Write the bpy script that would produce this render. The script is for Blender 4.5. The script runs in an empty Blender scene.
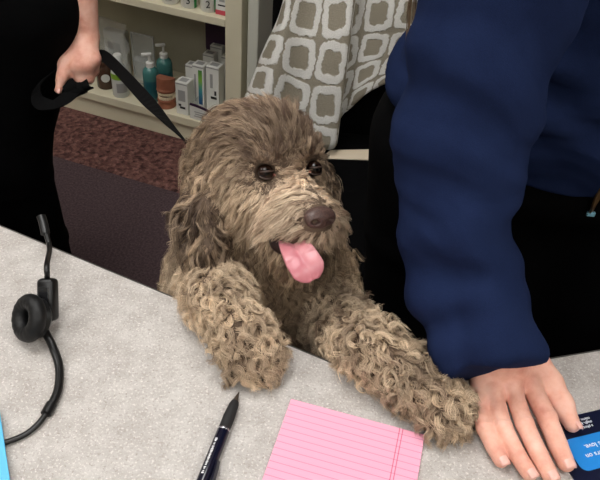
EXPO = 0.05
import bpy, bmesh, math, random
import numpy as np
from mathutils import Vector, Matrix, kdtree
random.seed(4); rng = np.random.default_rng(7)
PI = math.pi
scene = bpy.context.scene
COL = scene.collection

# ------------------------------------------------------------------ view geometry (measured from the place)
FPX = 692.0; PITCH = math.radians(40); ROLL = math.radians(5); EYE = np.array([0, 0, 1.30])
F = np.array([0, math.cos(PITCH), -math.sin(PITCH)])
_u = np.array([0, math.sin(PITCH), math.cos(PITCH)]); _r = np.array([1., 0, 0])
R = math.cos(ROLL)*_r + math.sin(ROLL)*_u
U = math.cos(ROLL)*_u - math.sin(ROLL)*_r
def ray(x, y): return F + R*(x-300)/FPX - U*(y-240)/FPX
def W(x, y, t): return EYE + ray(x, y)*t
def onz(x, y, z):
    d = ray(x, y); return EYE + d*((z-EYE[2])/d[2])
def proj(P):
    d = np.asarray(P, float)-EYE; z = d@F
    return np.stack([300+FPX*(d@R)/z, 240-FPX*(d@U)/z], -1)
def cv(v): return R*v[0] + U*v[1] - F*v[2]        # right, up, toward the viewer -> world
def nrm(v):
    v = np.asarray(v, float); return v/np.linalg.norm(v)
CT = 0.75                                          # counter top height

# ------------------------------------------------------------------ materials
def lin(c):
    c = np.asarray(c, float)/255.0
    return tuple(np.where(c <= .04045, c/12.92, ((c+.055)/1.055)**2.4))+(1.0,)
class N:
    """small wrapper to write node maths as expressions"""
    def __init__(s, nt, sock): s.nt, s.s = nt, sock
    def _op(s, op, *o):
        n = s.nt.nodes.new('ShaderNodeMath'); n.operation = op
        for i, v in enumerate((s,)+o):
            if isinstance(v, N): s.nt.links.new(v.s, n.inputs[i])
            else: n.inputs[i].default_value = v
        return N(s.nt, n.outputs[0])
    def __add__(s, o): return s._op('ADD', o)
    def __sub__(s, o): return s._op('SUBTRACT', o)
    def __mul__(s, o): return s._op('MULTIPLY', o)
    def abs(s): return s._op('ABSOLUTE')
    def min(s, o): return s._op('MINIMUM', o)
    def max(s, o): return s._op('MAXIMUM', o)
    def fract(s): return s._op('FRACT')
    def sqrt(s): return s._op('SQRT')
    def lt(s, o): return s._op('LESS_THAN', o)
    def gt(s, o): return s._op('GREATER_THAN', o)
    def step(s, a, b):
        n = s.nt.nodes.new('ShaderNodeMapRange'); n.interpolation_type = 'SMOOTHSTEP'
        s.nt.links.new(s.s, n.inputs[0]); n.inputs[1].default_value = a; n.inputs[2].default_value = b
        return N(s.nt, n.outputs[0])
def mat(name, col=(128,128,128), rough=.6, spec=.5, metal=0, **kw):
    m = bpy.data.materials.new(name); m.use_nodes = True
    b = m.node_tree.nodes['Principled BSDF']
    b.inputs['Base Color'].default_value = lin(col); b.inputs['Roughness'].default_value = rough
    b.inputs['Specular IOR Level'].default_value = spec; b.inputs['Metallic'].default_value = metal
    for k, v in kw.items(): b.inputs[k].default_value = v
    m.diffuse_color = lin(col)
    return m
def bs(m): return m.node_tree.nodes['Principled BSDF']
def node(m, t, **kw):
    n = m.node_tree.nodes.new(t)
    for k, v in kw.items(): setattr(n, k, v)
    return n
def link(m, a, b): m.node_tree.links.new(a, b)
def coord(m, which='Object'):
    return node(m, 'ShaderNodeTexCoord').outputs[which]
def noise(m, scale, detail=2, rough=.5, vec=None, out='Fac'):
    n = node(m, 'ShaderNodeTexNoise'); n.inputs['Scale'].default_value = scale
    n.inputs['Detail'].default_value = detail; n.inputs['Roughness'].default_value = rough
    link(m, vec or coord(m), n.inputs['Vector']); return n.outputs[out]
def ramp(m, fac, stops):
    r = node(m, 'ShaderNodeValToRGB'); e = r.color_ramp.elements
    while len(e) < len(stops): e.new(.5)
    for el, (p, c) in zip(e, stops): el.position = p; el.color = lin(c)
    link(m, fac, r.inputs[0]); return r.outputs[0]
def mixc(m, fac, a, b, mode='MIX'):
    n = node(m, 'ShaderNodeMix', data_type='RGBA', blend_type=mode)
    for s, v in ((n.inputs[0], fac), (n.inputs[6], a), (n.inputs[7], b)):
        if isinstance(v, N): v = v.s
        if hasattr(v, 'is_linked'): link(m, v, s)
        elif isinstance(v, (int, float)): s.default_value = v
        else: s.default_value = lin(v)
    return n.outputs[2]
def setc(m, sock): link(m, sock, bs(m).inputs['Base Color'])
def bump(m, h, strength=.3, dist=.002):
    b = node(m, 'ShaderNodeBump'); b.inputs['Strength'].default_value = strength; b.inputs['Distance'].default_value = dist
    link(m, h, b.inputs['Height']); link(m, b.outputs[0], bs(m).inputs['Normal'])
def noisy(name, c1, c2, scale, rough=.7, bs_=.25, bd=.001, spec=.3, detail=4, lo=.35, hi=.65, **kw):
    m = mat(name, c1, rough, spec, **kw); f = noise(m, scale, detail)
    setc(m, ramp(m, f, [(lo, c1), (hi, c2)])); bump(m, f, bs_, bd); return m

M = {}
# counter laminate: fine pale and dark flecks over warm grey
m = M['laminate'] = mat('speckled_laminate', (190,184,176), .38, .4)
c = ramp(m, noise(m, 45, 6, .7), [(.32, (160,154,149)), (.5, (174,169,165)), (.68, (187,183,179))])
f = noise(m, 400, 3, .7); c = mixc(m, N(m.node_tree, f).step(.54, .66)*.85, c, (214,209,204))
f2 = noise(m, 190, 2, .6, coord(m, 'Generated')); v = node(m, 'ShaderNodeMapping'); v.inputs['Location'].default_value = (3, 7, 1)
link(m, coord(m), v.inputs[0]); f3 = noise(m, 360, 3, .7, v.outputs[0])
c = mixc(m, N(m.node_tree, f3).step(.54, .68)*.75, c, (138,130,124)); setc(m, c)
M['edge'] = mat('dark_edge_band', (58,54,52), .5)
M['panel'] = noisy('counter_front_laminate', (96,88,80), (110,101,92), 20)
# carpet
m = M['carpet'] = mat('brown_red_loop_carpet', (70,46,44), .95, .1)
vv = node(m, 'ShaderNodeTexVoronoi'); vv.inputs['Scale'].default_value = 75; link(m, coord(m), vv.inputs['Vector'])
ff = noise(m, 55, 3, .7)
c = ramp(m, ff, [(.34, (50,33,32)), (.5, (94,63,59)), (.66, (142,106,98))]); c = mixc(m, .45, c, ramp(m, vv.outputs['Color'], [(.2, (54,36,35)), (.8, (134,96,88))]))
setc(m, c); bump(m, vv.outputs['Distance'], .8, .006)
m = M['mat'] = mat('dark_ribbed_mat', (64,52,55), .95, .1)
ff = noise(m, 160, 3, .7); setc(m, ramp(m, ff, [(.35, (66,53,56)), (.65, (92,77,80))])); bump(m, ff, .5, .002)
M['wall'] = noisy('painted_wall', (176,172,160), (184,180,168), 6, .8, .1)
M['ceil'] = noisy('ceiling_tile', (214,212,206), (224,222,218), 60, .9, .4, .002)
M['trim'] = mat('off_white_trim', (196,196,184), .5)
M['darkdoor'] = noisy('dark_door_paint', (26,26,32), (32,32,38), 9, .5)
M['shelf'] = noisy('cream_melamine', (206,198,172), (212,205,180), 8, .5, .05)
M['shelfback'] = noisy('olive_grey_back_panel', (160,156,138), (167,163,145), 8, .7, .05)
m = M['lamp'] = mat('lamp_diffuser', (255,252,244), .5)
bs(m).inputs['Emission Color'].default_value = (1, .985, .96, 1); bs(m).inputs['Emission Strength'].default_value = 10.5
M['white_metal'] = mat('white_metal', (230,230,228), .4)
M['skin'] = m = mat('skin', (214,160,142), .5, .35)
f = noise(m, 38, 4, .6); c = ramp(m, f, [(.3, (206,142,124)), (.5, (224,168,149)), (.72, (234,188,170))]); setc(m, c)
bs(m).inputs['Subsurface Weight'].default_value = .12; bs(m).inputs['Subsurface Radius'].default_value = (.010, .004, .002)
v = node(m, 'ShaderNodeTexVoronoi'); v.inputs['Scale'].default_value = 420; link(m, coord(m), v.inputs['Vector']); bump(m, v.outputs['Distance'], .12, .0006)
M['nail'] = mat('fingernail', (228,176,164), .25, .5)
def cloth(name, c1, c2, fine=900, rough=.9, big=14, sheen=0, spec=.04):
    m = mat(name, c1, rough, spec); f = noise(m, fine, 2, .7); g = noise(m, big, 3, .55)
    setc(m, mixc(m, .5, ramp(m, f, [(.35, c1), (.65, c2)]), ramp(m, g, [(.35, c1), (.65, c2)])))
    ad = N(m.node_tree, f)*.12 + N(m.node_tree, noise(m, 26, 3, .5))
    bump(m, ad.s, .35, .006); bs(m).inputs['Sheen Weight'].default_value = sheen; return m
M['navy'] = cloth('navy_sweatshirt_fleece', (21,30,57), (29,40,71))
M['blackcloth'] = cloth('black_cotton', (6,6,7), (10,10,11))
M['blackpants'] = cloth('black_trouser_cloth', (6,6,7), (10,10,11))
M['shoe'] = mat('black_shoe_leather', (20,20,22), .4)
M['hair'] = noisy('dark_blond_hair', (84,66,50), (128,104,78), 60, .5, .5)
M['hairdark'] = noisy('brown_hair', (44,32,26), (62,46,38), 60, .5, .5)
M['eyewhite'] = mat('eye_white', (235,230,225), .2)
M['iris'] = mat('dark_iris', (50,36,26), .15)
M['zip'] = mat('brass_zip', (112,88,58), .4, metal=.6)
M['zippull'] = mat('pale_blue_zip_pull', (120,170,190), .4)
M['black'] = mat('black_plastic', (11,11,12), .36, .4)
M['blacksoft'] = noisy('black_leatherette', (10,10,11), (16,16,17), 120, .5, .5)
M['webbing'] = m = mat('black_webbing', (9,9,10), .9, .1); bump(m, noise(m, 700, 1), .4, .001)
M['chair'] = cloth('black_chair_upholstery', (5,5,6), (9,9,10))
M['woodpale'] = noisy('pale_paper', (214,198,174), (220,206,184), 5, .6, .05)
M['chrome'] = mat('chrome', (200,200,205), .2, metal=1)

# ------------------------------------------------------------------ object helpers
def tag(o, label=None, cat=None, group=None, kind=None):
    for k, v in (('label', label), ('category', cat), ('group', group), ('kind', kind)):
        if v: o[k] = v
    return o
def thing(name, label, cat, loc=(0,0,0), group=None):
    o = bpy.data.objects.new(name, None); COL.objects.link(o); o.location = Vector(loc); o.empty_display_size = .05
    return tag(o, label, cat, group)
def put(name, me, m, parent=None, smooth=False):
    """link a mesh given in world coordinates; keep it there under its parent"""
    o = bpy.data.objects.new(name, me); COL.objects.link(o)
    for mm in (m if isinstance(m, (list, tuple)) else [m]):
        me.materials.append(mm)
    if smooth: me.polygons.foreach_set('use_smooth', [True]*len(me.polygons))
    if parent is not None:
        p = parent; T = Matrix.Identity(4)
        while p is not None: T = Matrix.Translation(p.location) @ T; p = p.parent
        o.parent = parent; me.transform(T.inverted())
    else:
        # origin at the base centre of the thing
        co = np.empty(len(me.vertices)*3); me.vertices.foreach_get('co', co); co = co.reshape(-1, 3)
        b = Vector(((co[:,0].min()+co[:,0].max())/2, (co[:,1].min()+co[:,1].max())/2, co[:,2].min()))
        me.transform(Matrix.Translation(-b)); o.location = b
    return o
def from_bm(bm, name='m'):
    bmesh.ops.recalc_face_normals(bm, faces=bm.faces[:]); me = bpy.data.meshes.new(name); bm.to_mesh(me); bm.free(); return me
def np_mesh(V, Q, name='m'):
    me = bpy.data.meshes.new(name); me.from_pydata(np.asarray(V).tolist(), [], Q.tolist() if isinstance(Q, np.ndarray) else [tuple(int(i) for i in q) for q in Q]); me.update(); return me
def basis(x=None, z=(0,0,1)):
    z = nrm(z); x = nrm(np.asarray(x, float) - z*np.dot(x, z)); return np.array([x, np.cross(z, x), z])
def bm_box(bm, c, size, B=None, bev=0.0, seg=2):
    """box centred at c, axes = rows of B"""
    B = np.eye(3) if B is None else B; t = bmesh.new()
    r = bmesh.ops.create_cube(t, size=1)
    for v in t.verts: v.co = Vector((v.co.x*size[0], v.co.y*size[1], v.co.z*size[2]))
    if bev: bmesh.ops.bevel(t, geom=t.edges[:], offset=bev, segments=seg, affect='EDGES', profile=.5)
    for v in t.verts: v.co = Vector(np.asarray(c) + np.array(v.co) @ B)
    tm = bpy.data.meshes.new('t'); t.to_mesh(tm); t.free(); bm.from_mesh(tm); bpy.data.meshes.remove(tm)
def box(name, c, size, m, parent=None, B=None, bev=.002, seg=2, smooth=False):
    bm = bmesh.new(); bm_box(bm, c, size, B, bev, seg); return put(name, from_bm(bm, name), m, parent, smooth)
def lathe_mesh(prof, o, axis=(0,0,1), seg=28, xref=(1,0.01,0), caps=True, sq=None):
    B = basis(xref, axis); V = []; Q = []; n = len(prof)
    for r, h in prof:
        for k in range(seg):
            a = 2*PI*k/seg; V.append(np.asarray(o) + B[0]*r*math.cos(a) + B[1]*r*math.sin(a)*(sq or 1) + B[2]*h)
    for i in range(n-1):
        for k in range(seg):
            k2 = (k+1) % seg; Q.append((i*seg+k, i*seg+k2, (i+1)*seg+k2, (i+1)*seg+k))
    if caps: Q.append(tuple(range(seg))[::-1]); Q.append(tuple((n-1)*seg+k for k in range(seg)))
    return np_mesh(V, Q)
def lathe(name, prof, o, m, parent=None, axis=(0,0,1), smooth=True, **kw):
    me = lathe_mesh(prof, o, axis, **kw); ob = put(name, me, m, parent, smooth)
    if smooth: sharp(ob)
    return ob
def sharp(o, ang=40):
    me = o.data; bm = bmesh.new(); bm.from_mesh(me)
    for e in bm.edges:
        if len(e.link_faces) == 2 and e.calc_face_angle(0) > math.radians(ang): e.smooth = False
    bm.to_mesh(me); bm.free()
def cat(P, n=8):
    """Catmull-Rom through points (any dimension)"""
    P = np.asarray(P, float); Pe = np.vstack([2*P[0]-P[1], P, 2*P[-1]-P[-2]]); out = []
    for i in range(1, len(Pe)-2):
        for k in range(n):
            t = k/n; a, b, c, d = Pe[i-1:i+3]
            out.append(.5*((2*b)+(c-a)*t+(2*a-5*b+4*c-d)*t*t+(3*b-a-3*c+d)*t**3))
    out.append(P[-1]); return np.array(out)
def sweep_mesh(path, rad, sec=None, seg=12, up=(0,0,1), caps=True, ups=None):
    """section (unit) swept on a path; rad: per-point (ra, rb)"""
    path = np.asarray(path, float); n = len(path); T = np.gradient(path, axis=0)
    if sec is None: sec = [(math.cos(2*PI*k/seg), math.sin(2*PI*k/seg)) for k in range(seg)]
    rad = np.asarray(rad, float)
    if rad.ndim == 0: rad = np.full((n, 2), rad)
    elif rad.ndim == 1: rad = np.tile(rad, (n, 1)) if len(rad) == 2 and n != 2 else np.stack([rad, rad], 1)
    V = []; Q = []; s = len(sec)
    for i in range(n):
        t = nrm(T[i]); u = ups[i] if ups is not None else np.asarray(up, float)
        a = np.cross(u, t); a = nrm(a) if np.linalg.norm(a) > 1e-6 else np.array([1., 0, 0]); b = np.cross(t, a)
        for x, y in sec: V.append(path[i] + a*x*rad[i, 0] + b*y*rad[i, 1])
    for i in range(n-1):
        for k in range(s):
            k2 = (k+1) % s; Q.append((i*s+k, i*s+k2, (i+1)*s+k2, (i+1)*s+k))
    if caps: Q.append(tuple(range(s))[::-1]); Q.append(tuple((n-1)*s+k for k in range(s)))
    return np_mesh(V, Q)
def sweep(name, path, rad, m, parent=None, smooth=True, **kw):
    o = put(name, sweep_mesh(path, rad, **kw), m, parent, smooth)
    if smooth: sharp(o, 50)
    return o
RECT = [(1,1),(-1,1),(-1,-1),(1,-1)]
def prism(name, poly, z0, z1, m, parent=None, bev=0):
    bm = bmesh.new(); vs = [bm.verts.new((x, y, z0)) for x, y in poly]; f = bm.faces.new(vs)
    r = bmesh.ops.extrude_face_region(bm, geom=[f]); bmesh.ops.translate(bm, verts=[v for v in r['geom'] if isinstance(v, bmesh.types.BMVert)], vec=(0, 0, z1-z0))
    if bev: bmesh.ops.bevel(bm, geom=bm.edges[:], offset=bev, segments=2, affect='EDGES')
    return put(name, from_bm(bm, name), m, parent)
def text(name, s, size, o, xdir, ndir, m, parent, ext=.0002, align='CENTER'):
    cu = bpy.data.curves.new(name, 'FONT'); cu.body = s; cu.size = size; cu.extrude = ext; cu.align_x = align; cu.align_y = 'CENTER'
    t = bpy.data.objects.new(name, cu); COL.objects.link(t); dg = bpy.context.evaluated_depsgraph_get()
    me = bpy.data.meshes.new_from_object(t.evaluated_get(dg)); bpy.data.objects.remove(t); bpy.data.curves.remove(cu)
    B = basis(xdir, ndir); T = Matrix([list(B[0])+[0], list(B[1])+[0], list(B[2])+[0], [0,0,0,1]]).transposed(); T.translation = Vector(o)
    me.transform(T); me.materials.clear(); return put(name, me, m, parent)

# ------------------------------------------------------------------ signed-distance modelling -> one continuous mesh
def rc(a, b, ra, rb, k=.02, op='u'):
    a = np.asarray(a, float); b = np.asarray(b, float); ba = b-a; L = max(ba@ba, 1e-9)
    def f(X, Y, Z):
        px, py, pz = X-a[0], Y-a[1], Z-a[2]; t = np.clip((px*ba[0]+py*ba[1]+pz*ba[2])/L, 0, 1)
        return np.sqrt((px-t*ba[0])**2+(py-t*ba[1])**2+(pz-t*ba[2])**2) - (ra+(rb-ra)*t)
    r = max(ra, rb); return (f, np.minimum(a, b)-r, np.maximum(a, b)+r, k, op)
def el(c, r, B=None, k=.02, op='u'):
    c = np.asarray(c, float); r = np.asarray(r, float)*np.ones(3); B = np.eye(3) if B is None else np.asarray(B)
    def f(X, Y, Z):
        p = (X-c[0], Y-c[1], Z-c[2]); q = [(B[i,0]*p[0]+B[i,1]*p[1]+B[i,2]*p[2])/r[i] for i in range(3)]
        k0 = np.sqrt(q[0]**2+q[1]**2+q[2]**2); k1 = np.sqrt((q[0]/r[0])**2+(q[1]/r[1])**2+(q[2]/r[2])**2)
        return k0*(k0-1)/np.maximum(k1, 1e-6)
    e = np.sqrt(((B*r[:,None])**2).sum(0)); return (f, c-e, c+e, k, op)
def chain(P, rs, k=.02): return [rc(P[i], P[i+1], rs[i], rs[i+1], k) for i in range(len(P)-1)]
def ring(c, ax, Rm, rm, k=.01, op='u'):
    """torus fold round an axis"""
    c = np.asarray(c, float); ax = nrm(ax)
    def f(X, Y, Z):
        px, py, pz = X-c[0], Y-c[1], Z-c[2]; h = px*ax[0]+py*ax[1]+pz*ax[2]
        q = np.sqrt(np.maximum(px*px+py*py+pz*pz-h*h, 0))-Rm; return np.sqrt(q*q+h*h)-rm
    return (f, c-Rm-rm, c+Rm+rm, k, op)
def half(p, n, k=.004):
    """cut away everything on the +n side"""
    p = np.asarray(p, float); n = nrm(n)
    return (lambda X, Y, Z: -((X-p[0])*n[0]+(Y-p[1])*n[1]+(Z-p[2])*n[2]), None, None, k, 's')
def sd_eval(prims, xs, ys, zs):
    D = np.full((len(xs), len(ys), len(zs)), 1.0, np.float32)
    for f, lo, hi, k, op in prims:
        if lo is None: s = (slice(None),)*3
        else:
            g = k+.03; s = []
            for ax, l, h in zip((xs, ys, zs), lo, hi):
                i0 = max(np.searchsorted(ax, l-g)-1, 0); i1 = min(np.searchsorted(ax, h+g)+1, len(ax)); s.append(slice(i0, i1))
            s = tuple(s)
            if any(q.stop <= q.start for q in s): continue
        d = f(xs[s[0]][:,None,None], ys[s[1]][None,:,None], zs[s[2]][None,None,:]); A = D[s]
        if op == 'u': h = np.clip(.5+.5*(A-d)/k, 0, 1); D[s] = A+(d-A)*h-k*h*(1-h)
        else: e = -d; h = np.clip(.5-.5*(A-e)/k, 0, 1); D[s] = A+(e-A)*h+k*h*(1-h)
    return D
def surfnet(D, xs, ys, zs):
    I = D < 0; nx, ny, nz = D.shape
    cs = [(i, j, k) for i in (0,1) for j in (0,1) for k in (0,1)]
    S = np.zeros((nx-1, ny-1, nz-1), np.int8)
    for i, j, k in cs: S += I[i:nx-1+i, j:ny-1+j, k:nz-1+k]
    act = (S > 0) & (S < 8); idx = np.argwhere(act); vid = np.full(act.shape, -1, np.int64); vid[act] = np.arange(len(idx))
    val = np.stack([D[idx[:,0]+i, idx[:,1]+j, idx[:,2]+k] for i, j, k in cs], 1)
    pos = np.stack([np.stack([xs[idx[:,0]+i], ys[idx[:,1]+j], zs[idx[:,2]+k]], 1) for i, j, k in cs], 1)
    acc = np.zeros((len(idx), 3)); cnt = np.zeros(len(idx))
    for a in range(8):
        for b in range(a+1, 8):
            if sum(abs(np.array(cs[a])-np.array(cs[b]))) != 1: continue
            m_ = (val[:,a] < 0) != (val[:,b] < 0); t = val[:,a]/np.where(m_, val[:,a]-val[:,b], 1)
            acc += np.where(m_[:,None], pos[:,a]+(pos[:,b]-pos[:,a])*t[:,None], 0); cnt += m_
    V = acc/cnt[:,None]; Q = []
    for ax in range(3):
        sl0 = [slice(None)]*3; sl1 = [slice(None)]*3; sl0[ax] = slice(0, -1); sl1[ax] = slice(1, None)
        e = I[tuple(sl0)] != I[tuple(sl1)]; ii = np.argwhere(e); b, c = [(1,2),(2,0),(0,1)][ax]
        lim = np.array(act.shape); ok = (ii[:,b] > 0) & (ii[:,c] > 0) & (ii[:,b] < lim[b]) & (ii[:,c] < lim[c]); ii = ii[ok]
        def vv(db, dc): q = ii.copy(); q[:,b] += db; q[:,c] += dc; return vid[q[:,0], q[:,1], q[:,2]]
        q = np.stack([vv(-1,-1), vv(0,-1), vv(0,0), vv(-1,0)], 1); ins = I[ii[:,0], ii[:,1], ii[:,2]]
        q[~ins] = q[~ins][:, ::-1]; Q.append(q)
    return V, np.vstack(Q)
def axis_grid(lo, hi, step, fine=None):
    """grid line positions; fine = (lo, hi, step)"""
    if fine is None: return np.arange(lo, hi+step, step)
    a, b, s = fine; a = max(a, lo); b = min(b, hi)
    L = np.arange(lo, a, step); Mi = np.arange(a, b, s); H = np.arange(b, hi+step, step)
    return np.concatenate([L, Mi, H])
def blob(prims, step, fine=None, pad=.02, lo=None, hi=None):
    los = np.min([p[1] for p in prims if p[1] is not None and p[4] == 'u'], 0)-pad; his = np.max([p[2] for p in prims if p[1] is not None and p[4] == 'u'], 0)+pad
    g = [axis_grid(los[i], his[i], step, None if fine is None else (fine[0][i], fine[1][i], fine[2])) for i in range(3)]
    D = sd_eval(prims, *g); return surfnet(D, *g)
def wrinkle(V, Q, amp, lam, mask, seedv=0.0):
    """soft cloth folds: push the surface along its normals by warped waves"""
    fn = np.cross(V[Q[:,1]]-V[Q[:,0]], V[Q[:,2]]-V[Q[:,0]]); VN = np.zeros_like(V)
    for i in range(4): np.add.at(VN, Q[:, i], fn)
    VN /= np.maximum(np.linalg.norm(VN, axis=1), 1e-12)[:,None]; x, y, z = V.T; k = 2*PI/lam
    wv = np.sin(k*(z+.35*x-.2*y)+1.7*np.sin(k*.43*x+seedv)+1.3*np.sin(k*.37*y+2+seedv)+.9*np.sin(k*.31*z))
    wv2 = np.sin(k*.6*(z*.5-.8*x+.4*y)+1.5*np.sin(k*.3*z+1+seedv))
    return V+VN*((.65*np.sign(wv)*np.abs(wv)**1.5+.35*wv2)*amp*mask(V))[:,None]
def blob_obj(name, prims, step, m, parent=None, fine=None, disp=None):
    V, Q = blob(prims, step, fine)
    if disp is not None: V = disp(V, Q)
    return put(name, np_mesh(V, Q, name), m, parent, True)

# ================================================================== THE ROOM
SA = onz(66, 109, 0); SB = onz(203, 147, 0); E1 = nrm(SB-SA); E2 = np.array([-E1[1], E1[0], 0])   # along the bookcase, into the wall
UPV = np.array([0, 0, 1.]); BS = np.array([E1, E2, UPV])
def sp(s, d, z): return SA + E1*s + E2*d + UPV*z
WALLD = .31                                         # the wall stands behind the bookcase
def struct(o): o['kind'] = 'structure'; return o
def rbox(name, s0, s1, d0, d1, z0, z1, m, parent=None, bev=.002, **kw):
    return box(name, sp((s0+s1)/2, (d0+d1)/2, (z0+z1)/2), (s1-s0, d1-d0, z1-z0), m, parent, BS, bev, **kw)
XL, XR, DF, DB, ZC = -1.9, 3.6, -3.9, WALLD, 2.62
struct(rbox('floor', XL, XR, DF, DB, -.05, 0, M['carpet'], bev=0))
struct(rbox('ceiling', XL, XR, DF, DB, ZC, ZC+.05, M['ceil'], bev=0))
struct(rbox('wall_back', XL, XR, DB, DB+.1, 0, ZC, M['wall'], bev=0))
struct(rbox('wall_front', XL, XR, DF-.1, DF, 0, ZC, M['wall'], bev=0))
struct(rbox('wall_left', XL-.1, XL, DF, DB, 0, ZC, M['wall'], bev=0))
struct(rbox('wall_right', XR, XR+.1, DF, DB, 0, ZC, M['wall'], bev=0))
struct(rbox('trim_1', .708, .742, .0, WALLD, 0, 2.12, M['trim'], bev=.004))
struct(rbox('trim_2', 1.60, 1.66, WALLD-.03, WALLD, 0, 2.12, M['trim'], bev=.004))
struct(rbox('door_1', .742, 1.60, WALLD-.045, WALLD-.001, .005, 2.08, M['darkdoor'], bev=.002))
struct(rbox('baseboard_back', 1.66, XR, WALLD-.015, WALLD, 0, .1, M['trim'], bev=.003))
# floor mat along the bookcase
o = rbox('floor_mat', -1.1, 1.0, -1.55, -.275, 0, .006, M['mat'], bev=.002)
tag(o, 'dark smooth floor mat lying on the reddish brown carpet', 'mat')

# ceiling lights
for i, (s, d) in enumerate(((-.5, -1.5), (.95, -1.25), (2.9, -1.6), (.45, -3.3), (2.0, -3.3))):
    t = thing('ceiling_light', ['ceiling light panel nearest the left wall', 'ceiling light panel above the dog and counter', 'ceiling light panel nearest the right wall beyond the person in navy', 'ceiling light panel near front wall, headset side', 'ceiling light panel near front wall, brochure side'][i], 'light', sp(s, d, ZC-.03), 'ceiling light panels')
    bm = bmesh.new()
    for a, b, w, h in ((-.31,0,.02,1.24),(.31,0,.02,1.24),(0,-.61,.6,.02),(0,.61,.6,.02)): bm_box(bm, sp(s+a, d+b, ZC-.015), (w, h, .03), BS, 0)
    put('frame', from_bm(bm), M['white_metal'], t)
    rbox('diffuser', s-.3, s+.3, d-.6, d+.6, ZC-.02, ZC-.01, M['lamp'], t, bev=0)

# ------------------------------------------------------------------ bookcase
t = thing('bookcase', 'cream open bookcase of low shelves stocked with dental products', 'bookcase', sp(.0, .14, 0))
SH = M['shelf']
rbox('side_panel', .635, .69, 0, .30, 0, 1.0, SH, t, .003)
rbox('side_panel', -1.10, -1.05, 0, .30, 0, 1.0, SH, t, .003)
rbox('back_panel', -1.05, .635, .285, .30, 0, 1.0, M['shelfback'], t, 0)
rbox('bottom_shelf', -1.05, .635, 0, .285, .066, .095, SH, t, .002)
rbox('shelf', -1.05, .635, 0, .285, .444, .468, SH, t, .002)
rbox('shelf', -1.05, .635, 0, .285, .82, .844, SH, t, .002)
rbox('top_panel', -1.10, .69, -.01, .30, 1.0, 1.03, SH, t, .003)
rbox('kick_plate', -1.05, .635, .012, .03, 0, .066, SH, t, 0)
ZS, ZU = .095, .468

# goods -------------------------------------------------------------
white = mat('white_plastic', (216,216,210), .35); whitecard = mat('white_card', (212,212,206), .5)
greycard = mat('grey_card', (150,150,148), .55); green = mat('green_label', (40,128,62), .5); lime = mat('lime_label', (130,170,50), .5)
teal = mat('teal_soap', (66,118,114), .25, .5); tealcap = mat('teal_label', (24,84,92), .4); ink = mat('black_ink', (22,22,24), .6)
purple = mat('dark_purple', (48,22,52), .6); blueink = mat('blue_print', (40,110,160), .5); pinkp = mat('pink_print', (190,70,84), .5)
terra = noisy('terracotta_gum', (138,84,62), (156,100,78), 30, .5); tooth = mat('ivory_teeth', (226,208,176), .35)
film = mat('clear_film', (225,228,226), .12, .5, Alpha=.22); clear = mat('clear_acrylic', (225,230,228), .08, .5, Alpha=.20)
amber = mat('brown_jar', (70,48,36), .25)
def bottle_axis(px, py, z): return onz(px, py, z)
def at_depth(px, py, z): return onz(px, py, z)
# upper shelf jars
def wrap(r, z0, z1, o, a0, a1, n=10):
    """label patch on a cylinder"""
    V = []; Q = []
    for i in range(n+1):
        a = a0+(a1-a0)*i/n
        for z in (z0, z1): V.append(np.asarray(o)+np.array([r*math.cos(a), r*math.sin(a), z]))
    for i in range(n): Q.append((2*i, 2*i+2, 2*i+3, 2*i+1))
    return np_mesh(V, Q)
def front_ang(o):
    return math.atan2(EYE[1]-o[1], EYE[0]-o[0])
jars = [(150, -1, .026, 'white tub with plain front, leftmost on the upper shelf', None), (168, 3.5, .026, 'white tub with small black print, second from left on upper shelf', ''),
        (187, 7.5, .026, 'white tub with green stripe and black 3', '3'), (207, 11.5, .027, 'white tub with broad green side stripe and black 2', '2')]
for px, py, r, lab, num in jars:
    b = onz(px, py, ZU) + E2*.016; k = thing('product_tub', lab, 'tub', b, 'white tubs on the upper shelf'); a = front_ang(b)
    lathe('body', [(r*.9, 0), (r, .004), (r, .10), (r*.92, .106)], b, white, k); lathe('lid', [(r*1.02, .106), (r*1.02, .122), (r*.95, .126)], b, white, k)
    if num is not None:
        if num: put('green_stripe', wrap(r+.0006, .002, .10, b, a+.55, a+.95), green, k)
        else: put('green_stripe', wrap(r+.0006, .03, .10, b, a+.8, a+1.0), green, k)
        nd = np.array([math.cos(a-.15), math.sin(a-.15), 0]); xd = np.cross(UPV, nd)
        if num: text('number', num, .030, b+nd*(r+.001)+UPV*.025, xd, nd, ink, k)
        else: text('number', '~', .03, b+nd*(r+.001)+UPV*.018, xd, nd, ink, k)
b = onz(222, 15.5, ZU)+E2*.02; k = thing('product_box', 'white box with pink base at right end of upper shelf', 'box', b)
box('carton', b+UPV*.055, (.042, .04, .11), whitecard, k, BS, .001); box('pink_band', b+UPV*.008, (.0426, .0406, .014), pinkp, k, BS, 0)
box('print_line', b+UPV*.03-E2*.0203, (.026, .0006, .004), ink, k, BS, 0); box('print_line', b+UPV*.045-E2*.0203, (.018, .0006, .008), greycard, k, BS, 0)

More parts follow.
